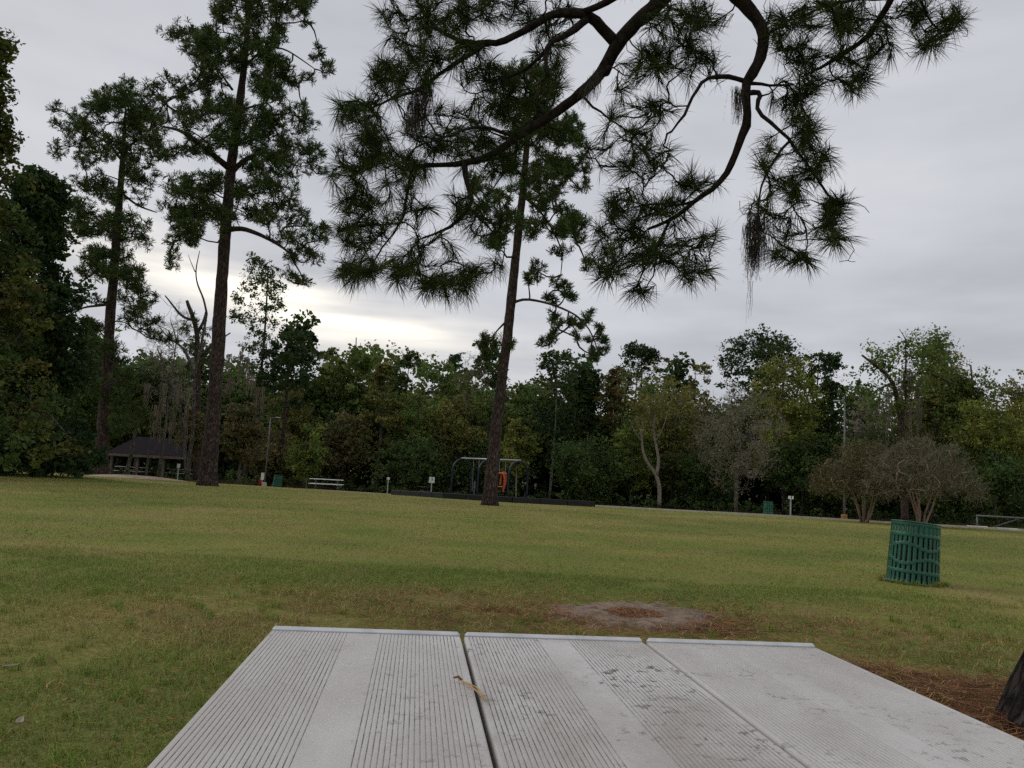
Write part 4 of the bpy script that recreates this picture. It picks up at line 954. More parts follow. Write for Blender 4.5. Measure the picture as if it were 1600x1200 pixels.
for k, (pl, r0, r1) in enumerate(LIMBS):
    a_ = np.array([at(x, y, d_) for x, y, d_ in pl])
    rad = np.linspace(r0, r1, len(a_))
    if S and k not in ends:                            # spring from the bough it touches
        A2 = np.vstack(ALLQ); e0 = np.linalg.norm(A2 - a_[0], axis=1)
        if e0.min() < .25: a_[0] = A2[int(np.argmin(e0))]
        e1 = np.linalg.norm(A2 - a_[-1], axis=1)
        if k == 2: a_[0] = A2[int(np.argmin(np.linalg.norm(A2 - a_[0], axis=1)))]
    if k in ends:
        zt = ends[k][0]; tpnt = np.array((np.interp(zt, P[:, 2], P[:, 0]), np.interp(zt, P[:, 2], P[:, 1]), zt)); q0 = a_[0]
        a_ = np.vstack([tpnt, tpnt * .5 + q0 * .5 + (0, 0, .25), a_]); rad = np.r_[r0 * 1.5, r0 * 1.2, rad]
    Q, rr_ = resample(a_, rad, .07)
    wob = np.cumsum(g.standard_normal((len(Q), 3)) * .006, 0); wob -= np.linspace(0, 1, len(Q))[:, None] * wob[-1]; Q = Q + wob
    rr_ = rr_ * (1.02 + .05 * g.standard_normal(len(rr_)))
    ALLQ.append(Q); lm_.tube(Q, rr_, 10); m0 = 3 if k not in ends else int(len(Q) * .3)
    S.append(Q[m0:]); D.append(unit(np.gradient(Q, axis=0))[m0:])
S = np.vstack(S); D = np.vstack(D)
REG = [(640, 40, 50, 48, 22), (690, 22, 55, 36, 16), (760, 12, 75, 25, 18), (840, 18, 55, 28, 12), (612, 130, 36, 34, 15), (562, 186, 48, 30, 22), (640, 108, 50, 36, 18), (720, 100, 50, 36, 16), (572, 232, 44, 30, 18), (548, 262, 34, 24, 10), (620, 270, 46, 30, 18), (550, 308, 38, 24, 13), (562, 358, 34, 34, 18), (610, 330, 50, 34, 14),
       (552, 428, 34, 14, 11), (600, 420, 44, 20, 13), (650, 436, 44, 18, 13), (700, 446, 42, 16, 13), (732, 432, 22, 16, 7), (672, 392, 44, 26, 10), (765, 412, 20, 12, 3), (690, 200, 54, 36, 20), (760, 196, 54, 36, 22), (722, 240, 54, 26, 18), (800, 150, 54, 34, 17), (762, 130, 46, 26, 12), (832, 206, 44, 34, 12), (868, 116, 26, 32, 7), (850, 60, 34, 26, 8),
       (704, 322, 44, 26, 9), (762, 342, 40, 34, 10), (800, 262, 40, 26, 9), (962, 200, 34, 24, 5), (932, 250, 34, 24, 5), (980, 150, 20, 20, 3), (1042, 56, 50, 52, 26), (1008, 110, 34, 34, 11), (1082, 38, 42, 34, 16), (1092, 108, 32, 26, 9), (1032, 170, 26, 20, 8), (1002, 214, 24, 16, 5), (1022, 250, 42, 24, 11), (978, 270, 30, 18, 6), (1092, 282, 34, 16, 10),
       (1002, 322, 52, 20, 15), (962, 352, 34, 24, 12), (1042, 332, 34, 24, 10), (1002, 392, 50, 28, 20), (1068, 400, 32, 26, 13), (955, 420, 24, 14, 8), (1088, 428, 20, 14, 7), (1000, 456, 16, 10, 4), (1108, 370, 18, 16, 5), (940, 390, 18, 18, 5),
       (1232, 50, 42, 40, 19), (1292, 30, 52, 30, 20), (1350, 30, 42, 26, 14), (1282, 90, 42, 20, 12), (1252, 130, 34, 16, 10), (1328, 128, 26, 16, 8), (1380, 70, 24, 24, 7), (1430, 24, 34, 20, 10), (1478, 30, 26, 20, 8), (1465, 62, 12, 12, 3), (1440, 70, 12, 10, 3), (1340, 100, 22, 14, 5),
       (1232, 170, 34, 20, 11), (1268, 220, 28, 24, 11), (1278, 256, 24, 16, 8), (1260, 290, 34, 24, 9), (1306, 320, 20, 20, 9), (1288, 350, 24, 16, 7), (1300, 374, 18, 10, 6), (1222, 270, 32, 32, 7), (1192, 330, 24, 24, 5), (1212, 388, 24, 16, 5), (1254, 404, 14, 10, 5), (1232, 350, 32, 24, 6), (1190, 240, 16, 24, 4),
       (700, -60, 130, 50, 26), (900, -60, 120, 50, 22), (1100, -90, 110, 60, 24), (1300, -70, 120, 50, 26), (1450, -60, 70, 50, 14), (1150, -200, 200, 70, 30), (1400, -220, 150, 70, 24)]
T = []
for (cx, cy, rx, ry, c_) in REG:
    c_ = int(c_ * (1.42 if cx < 900 else 1.2) + .5)
    a_ = g.random(c_) * 6.283; rr_ = g.random(c_) ** .5
    dbase = (5.75 if 670 < cx < 880 and 110 < cy < 270 else 5.3) if cx < 900 else (5.0 if cx < 1130 else 4.85)
    for x, y in zip(cx + np.cos(a_) * rr_ * rx, cy + np.sin(a_) * rr_ * ry): T.append(at(x, y, dbase + g.normal(0, .28)))
T = np.array(T)
tw, tips, td = grow(S, D, T, g, .06, .0038, .0120, .35, .07, .016)
S2 = np.vstack([t[0] for t in tw]); D2 = np.vstack([unit(np.gradient(t[0], axis=0)) for t in tw])
qn = 520; qi = g.integers(0, len(S2), qn)                 # bare side twigs
tw2, _t, _d = grow(S2, D2, S2[qi] + unit(D2[qi] + g.standard_normal((qn, 3)) * .8) * g.uniform(.05, .22, qn)[:, None], g, .05, .0018, .006, .4, .09, .006)
for Pp, r_ in tw + tw2: lm_.tube(Pp, r_ * (1 + .1 * g.standard_normal(len(r_))), 5, cap=False)
pal = np.array([(.034, .056, .013), (.044, .072, .015), (.026, .042, .012), (.060, .074, .018)])
cm.add(*spikes(tips, td, 36, .150, .0036, g, pal, .10, (.15, 1.35), .10, True, .25))
# second, older whorls along the shoots
mids = np.array([p[0][-2] for p in tw if len(p[0]) > 3]); mdir = np.array([unit(p[0][-1] - p[0][-3]) for p in tw if len(p[0]) > 3])
pick = g.random(len(mids)) < .35
cm.add(*spikes(mids[pick], mdir[pick], 18, .14, .0036, g, pal * .9, .08, (.5, 1.5), .12, True, .25))
rt = tree_root('pine_tree', base, 'near pine at the right edge, its needled boughs overhanging the top')
finish(rt, wm, cm, M['bark_near'], M['needle'], base)
lm_.build('boughs', M['branch'], rt, base, smooth=True)
# moss on the near boughs
tp = [at(x, y, 4.66) for x, y in ((1184, 330), (1178, 345), (1190, 340), (1172, 352), (1186, 372), (1176, 385))]
moss('spanish_moss', 'ragged dark moss beard hanging lowest under the right bough', tp, (.36, .34, .30, .28, .24, .22), 221, 46, .045, .0032, (.075, .065, .05))
tp = [at(1170, 420, 4.66), at(1172, 440, 4.66)]
moss('spanish_moss', 'single thin moss strand dangling below the right bough', tp, (.36, .28), 222, 3, .018, .0028, (.13, .12, .09))
tp = [at(x, y, 5.2) for x, y in ((665, 108), (660, 125), (652, 140), (668, 140), (646, 158), (655, 165))]
moss('spanish_moss', 'thick brown moss clump in the left boughs', tp, (.36, .36, .34, .32, .3, .3), 223, 55, .05, .0034, (.10, .085, .065))
tp = [at(x, y, 4.75) for x, y in ((1150, 136), (1154, 142), (1157, 150))]
moss('spanish_moss', 'short moss tuft left of the hooked right bough', tp, (.26, .24, .2), 224, 26, .03, .003, (.085, .075, .058))
tp = [at(x, y, 5.05) for x, y in ((935, 112), (928, 122), (922, 130), (915, 138))]
moss('spanish_moss', 'moss tuft under the knot of the thick bough', tp, (.2, .2, .18, .16), 225, 26, .03, .003, (.10, .09, .07))

# ------------------------------------------------------------------ picnic table in the foreground
TZ = 0.761                                             # top of the planks
yaw = math.radians(6.0)
TM = rotz(yaw)
cl = at(425, 983, 1.0); sc_ = (TZ - CAM_Z) / (cl[2] - CAM_Z); far_l = np.array((0, 0, CAM_Z)) + (cl - (0, 0, CAM_Z)) * sc_
cr_ = at(1272, 1010, 1.0); sc_ = (TZ - CAM_Z) / (cr_[2] - CAM_Z); far_r = np.array((0, 0, CAM_Z)) + (cr_ - (0, 0, CAM_Z)) * sc_
TW = float(np.linalg.norm((far_r - far_l)[:2])); e_ = (far_r - far_l) / TW; yaw = math.atan2(e_[1], e_[0]); TM = rotz(yaw)
TL = 1.83
org = (far_l + far_r) / 2 - TM @ np.array((0, TL / 2, 0)); org[2] = 0
def tloc(p): return np.asarray(p, float)
table = empty('picnic_table', org, 'white ribbed aluminium picnic table filling the foreground', 'picnic table')
table.rotation_euler = (0, 0, yaw)
gap = .0045; pw = (TW - 2 * gap) / 3
def plank_profile(w, h=.042, smooth_band=(.41, .565), pitch=.0046):
    pts, dirt = [], []
    def a_(x, z, d=0): pts.append((x, z)); dirt.append(d)
    a_(0, -h); a_(0, -.0025); a_(.0007, -.0008); a_(.002, -.0001); a_(.004, 0)
    def ribs(x0, x1):
        x = x0
        while x + pitch < x1:
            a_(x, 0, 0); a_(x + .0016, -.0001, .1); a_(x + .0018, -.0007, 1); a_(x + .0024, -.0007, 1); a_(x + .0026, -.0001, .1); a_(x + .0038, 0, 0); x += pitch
    ribs(.0045, w * smooth_band[0]); a_(w * smooth_band[0] + .001, .0); a_(w * smooth_band[1] - .001, .0); ribs(w * smooth_band[1], w - .0035)
    a_(w - .003, 0); a_(w - .002, -.0001); a_(w - .0007, -.0008); a_(w, -.0025); a_(w, -h)
    return np.array(pts), np.array(dirt)
def plank(name, x0, w, y0, y1, ztop, parent, amount, grime=.8):
    pf, dt = plank_profile(w); k = len(pf); ys = (y0, y1)
    V = np.vstack([np.column_stack([pf[:, 0] + x0, np.full(k, y), pf[:, 1] + ztop]) for y in ys])
    i_ = np.arange(k - 1); Q = np.stack([i_, i_ + 1, k + i_ + 1, k + i_], 1)
    Q = np.vstack([Q, [(k - 1, 0, k, 2 * k - 1)]])
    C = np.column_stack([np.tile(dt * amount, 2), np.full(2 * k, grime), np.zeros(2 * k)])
    # long cells so that noise has vertices only where it needs them
    o_ = MB().add(V, Q[:, ::-1], None, C).build(name, M['plank'], parent)
    e1 = MB().box((x0 + w / 2, y1 + .0065, ztop - .020), (w - .002, .008, .050), bev=.0035)
    c1 = e1.build('end_cap', M['white_cap'], o_); MBn = MB().box((x0 + w / 2, y0 - .004, ztop - .018), (w - .002, .008, .050), bev=.0035); MBn.build('end_cap', M['white_cap'], o_)
    return o_
M['white_cap'] = simple('painted_cap', (.50, .50, .50), (.68, .68, .68), 30, .4, spec=.45)
x = -TW / 2
for k in range(3):
    p_ = plank('plank', x + k * (pw + gap), pw, -TL / 2, TL / 2 - .010, TZ, table, (.7, 1.0, .42)[k], (.45, 1.0, .6)[k])
bz = .445
for s_ in (-1, 1):
    plank('bench_plank', s_ * .66 - .125, .25, -TL / 2, TL / 2 - .008, bz, table, .8)
for y in (-.62, .62):
    f = MB()
    f.bar((-.36, y, TZ - .066), (.36, y, TZ - .066), .04, .04); f.build('cross_bar', M['galv'], table)
    f = MB(); f.bar((-.79, y + .043, bz - .068), (.79, y + .043, bz - .068), .04, .04); f.build('bench_bar', M['galv'], table)
    for s_ in (-1, 1):
        f = MB(); f.bar((s_ * .24, y, TZ - .07), (s_ * .62, y, 0.0), .04, .04); f.build('leg', M['galv'], table)
f = MB(); f.bar((0, -.62, TZ - .11), (0, .62, TZ - .11), .035, .035); f.build('stretcher', M['galv'], table)

# a dry needle bundle lying on the planks
def tabletop(px, py):
    d_ = ray(px, py); return np.array((0, 0, CAM_Z)) + d_ * ((TZ - CAM_Z) / d_[2])
A, B_ = tabletop(717, 1067), tabletop(755, 1100); mb = MB()
for k, (o1, o2) in enumerate(((0, 0), (.004, -.005), (-.003, .009))):
    mid = (A + B_) / 2 + np.array((.006 + o2, o1, .006)); u = np.linspace(0, 1, 8)[:, None]
    Pp = (1 - u) ** 2 * (A + (0, 0, .003)) + 2 * u * (1 - u) * mid + u * u * (B_ + np.array((o1, o2, .004)))
    mb.tube(Pp, .0006, 5, np.array((.50, .33, .14)))
mb.tube(np.array([A + (-.006, .004, .004), A + (-.001, .001, .006), A + (.003, -.003, .004)]), (.001, .0016, .0009), 6, np.array((.22, .12, .05)))
o_ = mb.build('dry_twig', M['straw'], None, A, smooth=True); o_.location = [float(v) for v in A]
tag(o_, 'thin tan dry needle twig lying on the white table', 'twig')

# ------------------------------------------------------------------ half-buried concrete footing with needles in its hollow
c0 = foot(990, 5.85); mb = MB(); n = 64; a = np.arange(n) * 6.283 / n; V = []
g = np.random.default_rng(31); edge = 1 + .10 * np.sin(2 * a + .5) + .08 * np.sin(5 * a) + .12 * g.standard_normal(n); inn = 1 + .12 * np.sin(3 * a + 2) + .05 * g.standard_normal(n)
for rr_, zz_, w_ in ((.02, .010, 0), (.13, .010, 1), (.20, .014, 1), (.25, .020, 1), (.33, .021, .5), (.45, .020, .5), (.54, .014, 0), (.60, .002, 0), (.66, -.03, 0)):
    f = inn * w_ + edge * (1 - w_); V.append(np.column_stack([c0[0] + np.cos(a) * rr_ * f * .98, c0[1] + np.sin(a) * rr_ * f * 1.0, zz_ + c0[2] + .004 * g.standard_normal(n) * (rr_ > .1)]))
V = np.vstack(V); Q = [(r_ * n + k, r_ * n + (k + 1) % n, (r_ + 1) * n + (k + 1) % n, (r_ + 1) * n + k) for r_ in range(8) for k in range(n)]
ft = empty('concrete_footing', c0, 'low round concrete footing half buried in the lawn, straw in its hollow', 'footing')
mb.add(V, [q[::-1] for q in Q]).build('rim', M['old_concrete'], ft, c0, smooth=True)
mb = MB(); mb.add(*straw(1100, c0[0], c0[1], .22, .22, 32, .010, .012, (.05, .12), True, True)); mb.add(*straw(26, c0[0], c0[1], .6, .6, 33, .024, .006, (.04, .1), None, True))
tag(mb.build('needle_litter', M['straw'], ft, c0), kind='stuff')

# ------------------------------------------------------------------ litter barrels
def barrel(name, label, base, r_, h, mat, detail, tilt=(0, 0), group=None):
    root = empty(name, base, label, 'trash can', group); root.rotation_euler = (tilt[0], tilt[1], 0)
    cols_, rows = (30, 56) if detail else (16, 20)
    na = cols_ * 2; mb = MB(); V = []
    zs = np.linspace(0, h, rows + 1)
    for z in zs:
        f = z / h; rr_ = r_ * (1.0 - .07 * f + .055 * max(0, 1 - f / .10) ** 1.5)
        for k in range(na):
            a_ = (k + .32 * (k % 2)) * 6.2832 / na; V.append((rr_ * math.cos(a_), rr_ * math.sin(a_), z))
    Q = []
    for i_ in range(rows):
        f = (i_ + .5) / rows
        for k in range(na):
            c_ = k // 2; slot = (k % 2 == 1)
            if slot:
                w = .045 * math.sin(c_ * 6.2832 * 3 / cols_)
                solid = f < .035 or f > .955
                for b0 in (.20, .79): solid |= abs(f - b0) < .027
                solid |= abs(f - (.38 + w)) < .027 or abs(f - (.61 - w)) < .027
                if not solid: continue
            k2 = (k + 1) % na; Q.append((i_ * na + k, i_ * na + k2, (i_ + 1) * na + k2, (i_ + 1) * na + k))
    sh = mb.add(np.array(V), Q).build('slotted_shell', mat, root, smooth=True)
    sm = sh.modifiers.new('thickness', 'SOLIDIFY'); sm.thickness = .004; sm.offset = -1
    a_ = np.linspace(0, 6.2832, 49)[:-1]
    for nm, zz_, rr_, t in (('rim', h, r_ * .93, .008), ('base_ring', .012, r_ * 1.055, .009)):
        P = np.column_stack([np.cos(a_) * rr_, np.sin(a_) * rr_, np.full(48, zz_)]); m2 = MB(); V2 = []; nn = 8
        for k in range(48):
            d_ = np.array((math.cos(a_[k]), math.sin(a_[k]), 0))
            for q in range(nn): V2.append(P[k] + t * (d_ * math.cos(q * 6.2832 / nn) + np.array((0, 0, math.sin(q * 6.2832 / nn)))))
        Q2 = [(k * nn + q, k * nn + (q + 1) % nn, ((k + 1) % 48) * nn + (q + 1) % nn, ((k + 1) % 48) * nn + q) for k in range(48) for q in range(nn)]
        m2.add(np.array(V2), Q2).build(nm, mat, root, smooth=True)
    m2 = MB(); V2 = [(math.cos(t) * r_ * .97, math.sin(t) * r_ * .97, .05) for t in a_] + [(0, 0, .05)]
    m2.add(np.array(V2), None, [(k, (k + 1) % 48, 48) for k in range(48)]).build('floor_plate', mat, root)
    MB().tube(np.array([(0, 0, .06), (0, 0, h * .4), (0, 0, h * .8)]), (r_ * .80, r_ * .83, r_ * .84), 32, cap=False).build('liner', M['black_plastic'], root, smooth=True)
    return root
barrel('trash_can', 'green slotted steel trash can standing alone on the lawn, tilted right', foot(1425, 9.1) - (0, 0, .02), .278, .705, M['green_paint'], True, (math.radians(-2), math.radians(5)))
barrel('trash_can', 'small far green trash can by the path, left of a white marker', foot(1200, 44.5, .0), .28, .80, M['far_green'], False)
barrel('trash_can', 'far green trash can between the light pole and picnic table', foot(432, 51), .30, .78, M['far_green'], False, (0, math.radians(6)))
barrel('trash_can', 'far green trash can at the left, behind the second pine', foot(128, 53), .33, .80, M['far_green'], False)

# ------------------------------------------------------------------ far picnic tables
def far_table(label, base, rz, length=1.83, group='far picnic tables'):
    root = empty('picnic_table', base, label, 'picnic table', group); root.rotation_euler = (0, 0, rz)
    for k in (-1, 0, 1):
        MB().box((0, k * .256, .745), (length, .25, .04), bev=.006).build('top_plank', M['white_paint'], root)
    for s_ in (-1, 1): MB().box((0, s_ * .66, .44), (length, .25, .04), bev=.006).build('bench_plank', M['white_paint'], root)
    for x_ in (-length * .33, length * .33):
        f = MB(); f.bar((x_, -.74, .40), (x_, .74, .40), .045, .04); f.build('bench_bar', M['grey_metal'], root)
        f = MB(); f.bar((x_, -.36, .70), (x_, .36, .70), .05, .045); f.build('cross_bar', M['galv'], root)
        for s_ in (-1, 1):
            f = MB(); f.bar((x_ + .05, s_ * .22, .70), (x_ + .05, s_ * .60, -.02), .05, .05); f.build('leg', M['grey_metal'], root)
    return root
far_table('far white picnic table alone on the lawn, left of the playground', foot(509, 52), math.radians(8), 2.2)
far_table('small far picnic table in the shade behind the playground border', foot(650, 60), math.radians(-14), 1.83)

# ------------------------------------------------------------------ playground: border, mulch, swing frame
bp = [foot(612, 43), foot(694, 38), foot(800, 36.5), foot(928, 37.5), foot(915, 46), foot(850, 56), foot(690, 57)]
border = empty('playground_border', bp[2], 'low black plastic border timbers round the playground', 'border')
bs = bp[2]
for A_, B2 in zip(bp, bp[1:] + bp[:1]):
    L_ = np.linalg.norm((B2 - A_)[:2]); k = max(1, int(round(L_ / 1.25)))
    for q in range(k):
        s_, e2 = A_ + (B2 - A_) * (q + .008) / k, A_ + (B2 - A_) * (q + .992) / k
        for p_ in (s_, e2): p_[2] = gz(p_[0], p_[1]) + .10
        m2 = MB(); m2.bar(s_ - bs, e2 - bs, .12, .34, bev=.02); m2.build('border_timber', M['black_plastic'], border)
mb = MB(); pv = [p + np.array((0, 0, .03)) for p in bp]; cen_ = np.mean(pv, 0)
rings = [[cen_ + (p - cen_) * f for p in pv] for f in (.02, .35, .7, .985)]
for r_ in rings:
    for p in r_: p[2] = gz(p[0], p[1]) + .05
V = np.array([p for r_ in rings for p in r_]); n = len(bp)
mb.add(V, [((r_ + 1) * n + k, (r_ + 1) * n + (k + 1) % n, r_ * n + (k + 1) % n, r_ * n + k)[::-1] for r_ in range(3) for k in range(n)])
tag(mb.build('mulch', M['mulch']), 'dark mulch inside the playground border', 'mulch', kind='structure')

sc0 = foot(762, 47); ang_ = math.radians(-42)
sw = empty('swing_set', sc0, 'dark blue arched swing frame with pale top rail behind the leaning pine', 'swing frame'); sw.rotation_euler = (0, 0, ang_)
HT = 2.42; SP = .85; XS = (-2.35, -.10, 2.35)
def arch(x_):
    P = [(x_, -SP, -.1), (x_, -SP, .6), (x_, -SP, HT - SP + .05)]
    for t in np.linspace(0, math.pi, 13)[1:-1]: P.append((x_, -SP * math.cos(t), HT - SP + .05 + (SP - .05) * math.sin(t)))
    P += [(x_, SP, HT - SP + .05), (x_, SP, .6), (x_, SP, -.1)]
    return np.array(P)
for x_ in XS: MB().tube(arch(x_), .055, 10).build('arch', M['blue_steel'], sw, smooth=True)
MB().tube(np.array([(XS[0] - .1, 0, HT + .045), (0, 0, HT + .045), (XS[2] + .1, 0, HT + .045)]), .045, 10).build('top_rail', M['galv'], sw, smooth=True)
Rz = rotz(ang_)
def swing_seat(xc, orange, label):
    p0 = sc0 + Rz @ np.array((xc, 0, 0))
    root = empty('swing', p0, label, 'swing'); root.rotation_euler = (0, 0, ang_)
    if orange:
        for s_ in (-1, 1):
            MB().tube(np.array([(s_ * .26, 0, HT), (s_ * .24, .02, 1.75)]), .012, 6).build('chain', M['galv'], root)
        for y_, zt, zb_, hw_ in ((.14, 1.72, .95, .20), (-.14, 1.66, .55, .34)):      # open moulded hoops: back and front
            P = np.array([(-hw_, y_ - .04, zb_), (-hw_ * 1.05, y_, zt - .45), (-hw_ * .9, y_, zt - .12), (-hw_ * .5, y_, zt), (hw_ * .5, y_, zt), (hw_ * .9, y_, zt - .12), (hw_ * 1.05, y_, zt - .45), (hw_, y_ - .04, zb_)])
            Q, _r2 = resample(P, np.full(8, .05), .06); MB().tube(Q, .048, 8).build('hoop', M['orange'], root, smooth=True)
        MB().box((0, .0, .86), (.42, .36, .06), bev=.02).build('seat', M['orange'], root)
        for s_ in (-1, 1): MB().tube(np.array([(s_ * .20, .14, 1.66), (s_ * .33, .0, 1.64), (s_ * .34, -.12, 1.58)]), .04, 8).build('arm', M['orange'], root, smooth=True)
        m2 = MB(); m2.tube(np.array([(-.11, .10, 1.63), (0, .12, 1.68), (.11, .10, 1.63)]), .055, 8); m2.build('headrest', M['orange'], root, smooth=True)
    else:
        for s_ in (-1, 1):
            MB().tube(np.array([(s_ * .24, 0, HT), (s_ * .22, 0, .52)]), .010, 6).build('chain', M['galv'], root)
        Q = np.array([(-.23, 0, .54), (-.15, 0, .48), (0, 0, .455), (.15, 0, .48), (.23, 0, .54)]); m2 = MB(); Vs = []
        for q in Q:
            for dy, dz_ in ((-.07, -.01), (.07, -.01), (.07, .01), (-.07, .01)): Vs.append(q + (0, dy, dz_))
        m2.add(np.array(Vs), [(i_ * 4 + j_, i_ * 4 + (j_ + 1) % 4, (i_ + 1) * 4 + (j_ + 1) % 4, (i_ + 1) * 4 + j_) for i_ in range(4) for j_ in range(4)] + [(3, 2, 1, 0), (16, 17, 18, 19)]); m2.build('seat', M['rubber'], root)
swing_seat(1.05, True, 'orange moulded high-backed swing seat hanging right of the leaning pine')
swing_seat(-1.15, False, 'black sling swing hanging left of the leaning pine')

# ------------------------------------------------------------------ marker posts, poles
def marker(label, px, dist, h, plate, group='white marker posts', mat='white_paint', mark=False):
    b_ = foot(px, dist); root = empty('marker_post', b_, label, 'marker post', group); root.rotation_euler = (0, 0, math.radians(3))
    MB().box((0, 0, h / 2 - .05), (.07, .05, h + .1), bev=.008).build('post', M['galv'] if mat == 'white_paint' else M[mat], root)
    if plate: MB().box((0, -.035, h - plate[1] / 2 + .03), (plate[0], .02, plate[1]), bev=.004).build('plate', M[mat], root)
    if mark:
        MB().box((.02, -.048, h - plate[1] / 2 + .06), (.05, .004, .16)).build('number_mark', M['print'], root)
    return root
marker('small white topped marker post left of the playground', 605, 54, 1.15, (.20, .16))
marker('marker post with square white plate just left of the swing frame', 673, 50.5, 1.25, (.36, .38), mark=True)
marker('marker post half hidden left of the leaning pine trunk', 740, 56, 1.3, (.14, .5), mat='grey_metal')
marker('white topped marker post by the path on the right', 1235, 43, 1.12, (.30, .17), mark=True)
marker('pale marker post in front of the pavilion', 277, 50, 1.05, (.2, .25))
marker('white marker plate at the foot of the far light pole', 409, 55, .95, (.22, .5))
marker('brown wooden post left of the far picnic table', 478, 52, .72, None, None, 'wood_post')

def lamp(label, px, dist, top, arm, basemat):
    b_ = foot(px, dist); h = at(px, top, dist)[2] - b_[2]; root = empty('light_pole', b_, label, 'light pole')
    MB().tube(np.array([(0, 0, -.1), (0, 0, h * .5), (.0, 0, h)]), (.06, .05, .04), 10).build('pole', M['grey_metal'], root, smooth=True)
    MB().tube(np.array([(0, 0, h - .12), (arm * .5, 0, h + .02), (arm, 0, h + .05)]), .03, 8).build('arm', M['grey_metal'], root, smooth=True)
    MB().box((arm * 1.12, 0, h + .03), (.34, .16, .08), bev=.03).build('lamp_head', M['galv'], root)
    MB().box((0, 0, .12), (.28, .28, .40), bev=.05).build('base', M[basemat], root)
lamp('tall grey light pole left of the crape myrtles, orange base', 1319, 42, 628, -.4, 'orange_wood')
lamp('thin grey light pole far left of the playground', 413, 56, 652, .5, 'concrete')

# red posts by the far light pole
for px, lab in ((407, 'red low barrier post beside the far light pole'), (378, 'red low barrier post behind the rust brown bush')):
    b_ = foot(px, 58); root = empty('barrier_post', b_, lab, 'post', 'red barrier posts')
    MB().tube(np.array([(0, 0, -.05), (0, 0, .5), (0, 0, .62)]), (.16, .16, .13), 10).build('post', M['red'], root, smooth=True)
    MB().tube(np.array([(0, 0, .621), (0, 0, .66)]), (.17, .10), 10).build('cap', M['red'], root, smooth=True)

# ------------------------------------------------------------------ pipe barrier and wheel stops at the right
A_, B2 = foot(1527, 40), foot(1690, 38); pg = empty('pipe_barrier', A_, 'grey steel pipe barrier at the right edge of the lawn', 'barrier')
for k, f in enumerate((0, .5, 1.0)):
    p_ = A_ + (B2 - A_) * f - A_; MB().tube(np.array([p_ + (0, 0, -.15), p_ + (0, 0, .62)]), .045, 10).build('post', M['grey_metal'], pg, smooth=True)
d_ = B2 - A_
MB().tube(np.array([(-.05, 0, .63), d_ * .5 + (0, 0, .62), d_ + (0, 0, .60)]), .045, 10).build('rail', M['grey_metal'], pg, smooth=True)
MB().tube(np.array([d_ * .14 + (0, 0, .05), d_ * .42 + (0, 0, .60)]), .03, 8).build('brace', M['grey_metal'], pg, smooth=True)
for px0, px1, dd, lab in ((1510, 1544, 36, 'short pale concrete wheel stop left of the pipe barrier'), (1556, 1592, 33.5, 'pale concrete wheel stop in front of the pipe barrier')):
    a_, b_ = foot(px0, dd), foot(px1, dd - .3); m2 = MB(); m2.bar(a_ + (0, 0, .05), b_ + (0, 0, .05), .16, .15, bev=.04)
    c_ = (a_ + b_) / 2; o_ = m2.build('wheel_stop', M['concrete'], None, c_); o_.location = [float(v) for v in c_]; tag(o_, lab, 'wheel stop', 'wheel stops at the lawn edge')

# ------------------------------------------------------------------ pavilion
PD = 58; pc = foot(250, PD + 2.5); pav = empty('pavilion', pc, 'open picnic pavilion with dark shingle roof behind the largest pine', 'pavilion')
pav.rotation_euler = (0, 0, math.radians(4)); gl = pc[2]
hw, hd = 3.2, 2.6; ze = at(250, 711, PD)[2] - gl; zr = at(250, 684, PD + 2.5)[2] - gl
V = np.array([(-hw, -hd, ze), (hw, -hd, ze), (hw, hd, ze), (-hw, hd, ze), (-hw + 1.2, 0, zr), (hw - 1.2, 0, zr)])
Vb = V - (0, 0, .12)
Q = [(0, 1, 5, 4), (2, 3, 4, 5)]; T = [(1, 2, 5), (3, 0, 4)]
rm = MB(); rm.add(np.vstack([V, Vb]), Q + [(6 + a_, 6 + b_, 6 + c_, 6 + d2) for a_, b_, c_, d2 in [q[::-1] for q in Q]] + [(a_, a_ + 6, (a_ + 1) % 4 + 6, (a_ + 1) % 4) for a_ in range(4)], T + [tuple(6 + v for v in t[::-1]) for t in T])
rf = rm.build('roof', M['shingle'], pav)
MB().box((0, -hd + .0, ze - .14), (2 * hw, .08, .2)).build('fascia', M['wood_post'], rf)
for x_ in (-2.85, -.95, .95, 2.85):
    for y_ in (-2.2, 2.2): MB().box((x_, y_, ze / 2 - .1), (.19, .19, ze - .02)).build('post', M['wood_post'], pav)
MB().box((0, 0, .03), (6.6, 5.2, .10), bev=.02).build('floor_slab', M['old_concrete'], pav)
Rp = rotz(math.radians(4))
for k, (x_, y_, lab) in enumerate(((-1.9, -.6, 'left picnic table under the pavilion roof'), (1.5, .7, 'right picnic table under the pavilion roof'))):
    far_table(lab, pc + Rp @ np.array((x_, y_, .09)), math.radians(4), 2.4, 'tables under the pavilion')

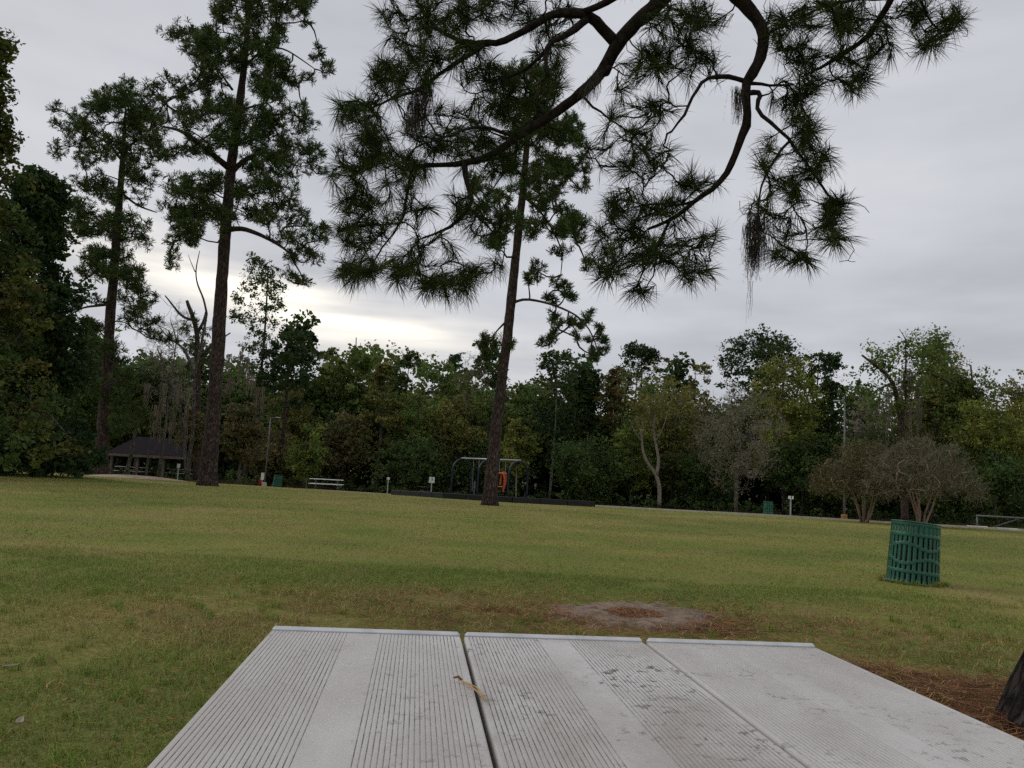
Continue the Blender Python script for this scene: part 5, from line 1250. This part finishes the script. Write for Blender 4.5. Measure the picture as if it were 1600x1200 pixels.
# white pickup truck parked beyond the pavilion
tb = foot(256, 84); tk = empty('pickup_truck', tb, 'white pickup truck parked beyond the pavilion', 'truck'); tk.rotation_euler = (0, 0, math.radians(6))
MB().box((0, 2.2, .72), (1.75, 4.6, .55), bev=.12).build('body', M['white_paint'], tk)
cb = MB(); V = np.array([(-.78, 1.1, .98), (.78, 1.1, .98), (.82, 3.0, .98), (-.82, 3.0, .98), (-.62, 1.6, 1.55), (.62, 1.6, 1.55), (.64, 2.8, 1.55), (-.64, 2.8, 1.55)])
cb.add(V, [(0, 1, 5, 4), (1, 2, 6, 5), (2, 3, 7, 6), (3, 0, 4, 7), (4, 5, 6, 7)]); cab = cb.build('cab', M['white_paint'], tk)
ws = MB(); ws.add(np.array([(-.70, 1.12, 1.02), (.70, 1.12, 1.02), (.58, 1.55, 1.50), (-.58, 1.55, 1.50)]) - (0, .03, -.01), [(0, 1, 2, 3)]); ws.build('windscreen', M['glass'], cab)
MB().box((0, -.11, .78), (1.1, .03, .26), bev=.01).build('grille', M['rubber'], tk)
MB().box((0, -.14, .50), (1.7, .12, .16), bev=.04).build('bumper', M['galv'], tk)
for s_ in (-1, 1):
    MB().box((s_ * .70, -.11, .80), (.24, .04, .2), bev=.02).build('headlight', M['glass'], tk)
    for y_ in (.85, 3.7):
        MB().tube(np.array([(s_ * .70, y_, .34), (s_ * .90, y_, .34)]), .34, 16).build('wheel', M['rubber'], tk, smooth=True)

# pale dry leaves lying in the grass at the left
for k, (px, dd, lab) in enumerate(((14, 3.45, 'pale dry leaf in the grass at the left edge, upper one'), (28, 2.78, 'pale dry leaf in the grass at the left edge, lower one'))):
    c_ = foot(px, dd) + (0, 0, .04); g = np.random.default_rng(400 + k); u = np.linspace(-1, 1, 9); V = []
    for t in u:
        w_ = .018 * (1 - t * t) ** .7 + .001
        for s_ in (-1, 0, 1): V.append((t * .035, s_ * w_ * .7 + .006 * math.sin(t * 2), .012 * t * t + .008 * abs(s_) * (1 - t * t)))
    Q = [(i_ * 3 + j_, (i_ + 1) * 3 + j_, (i_ + 1) * 3 + j_ + 1, i_ * 3 + j_ + 1) for i_ in range(8) for j_ in range(2)]
    V = np.array(V) @ rotz(.4 + 1.3 * k).T
    o_ = MB().add(V, Q, None, np.array((.30, .28, .21))).build('dry_leaf', M['straw']); o_.location = [float(v) for v in c_]
    tag(o_, lab, 'leaf')
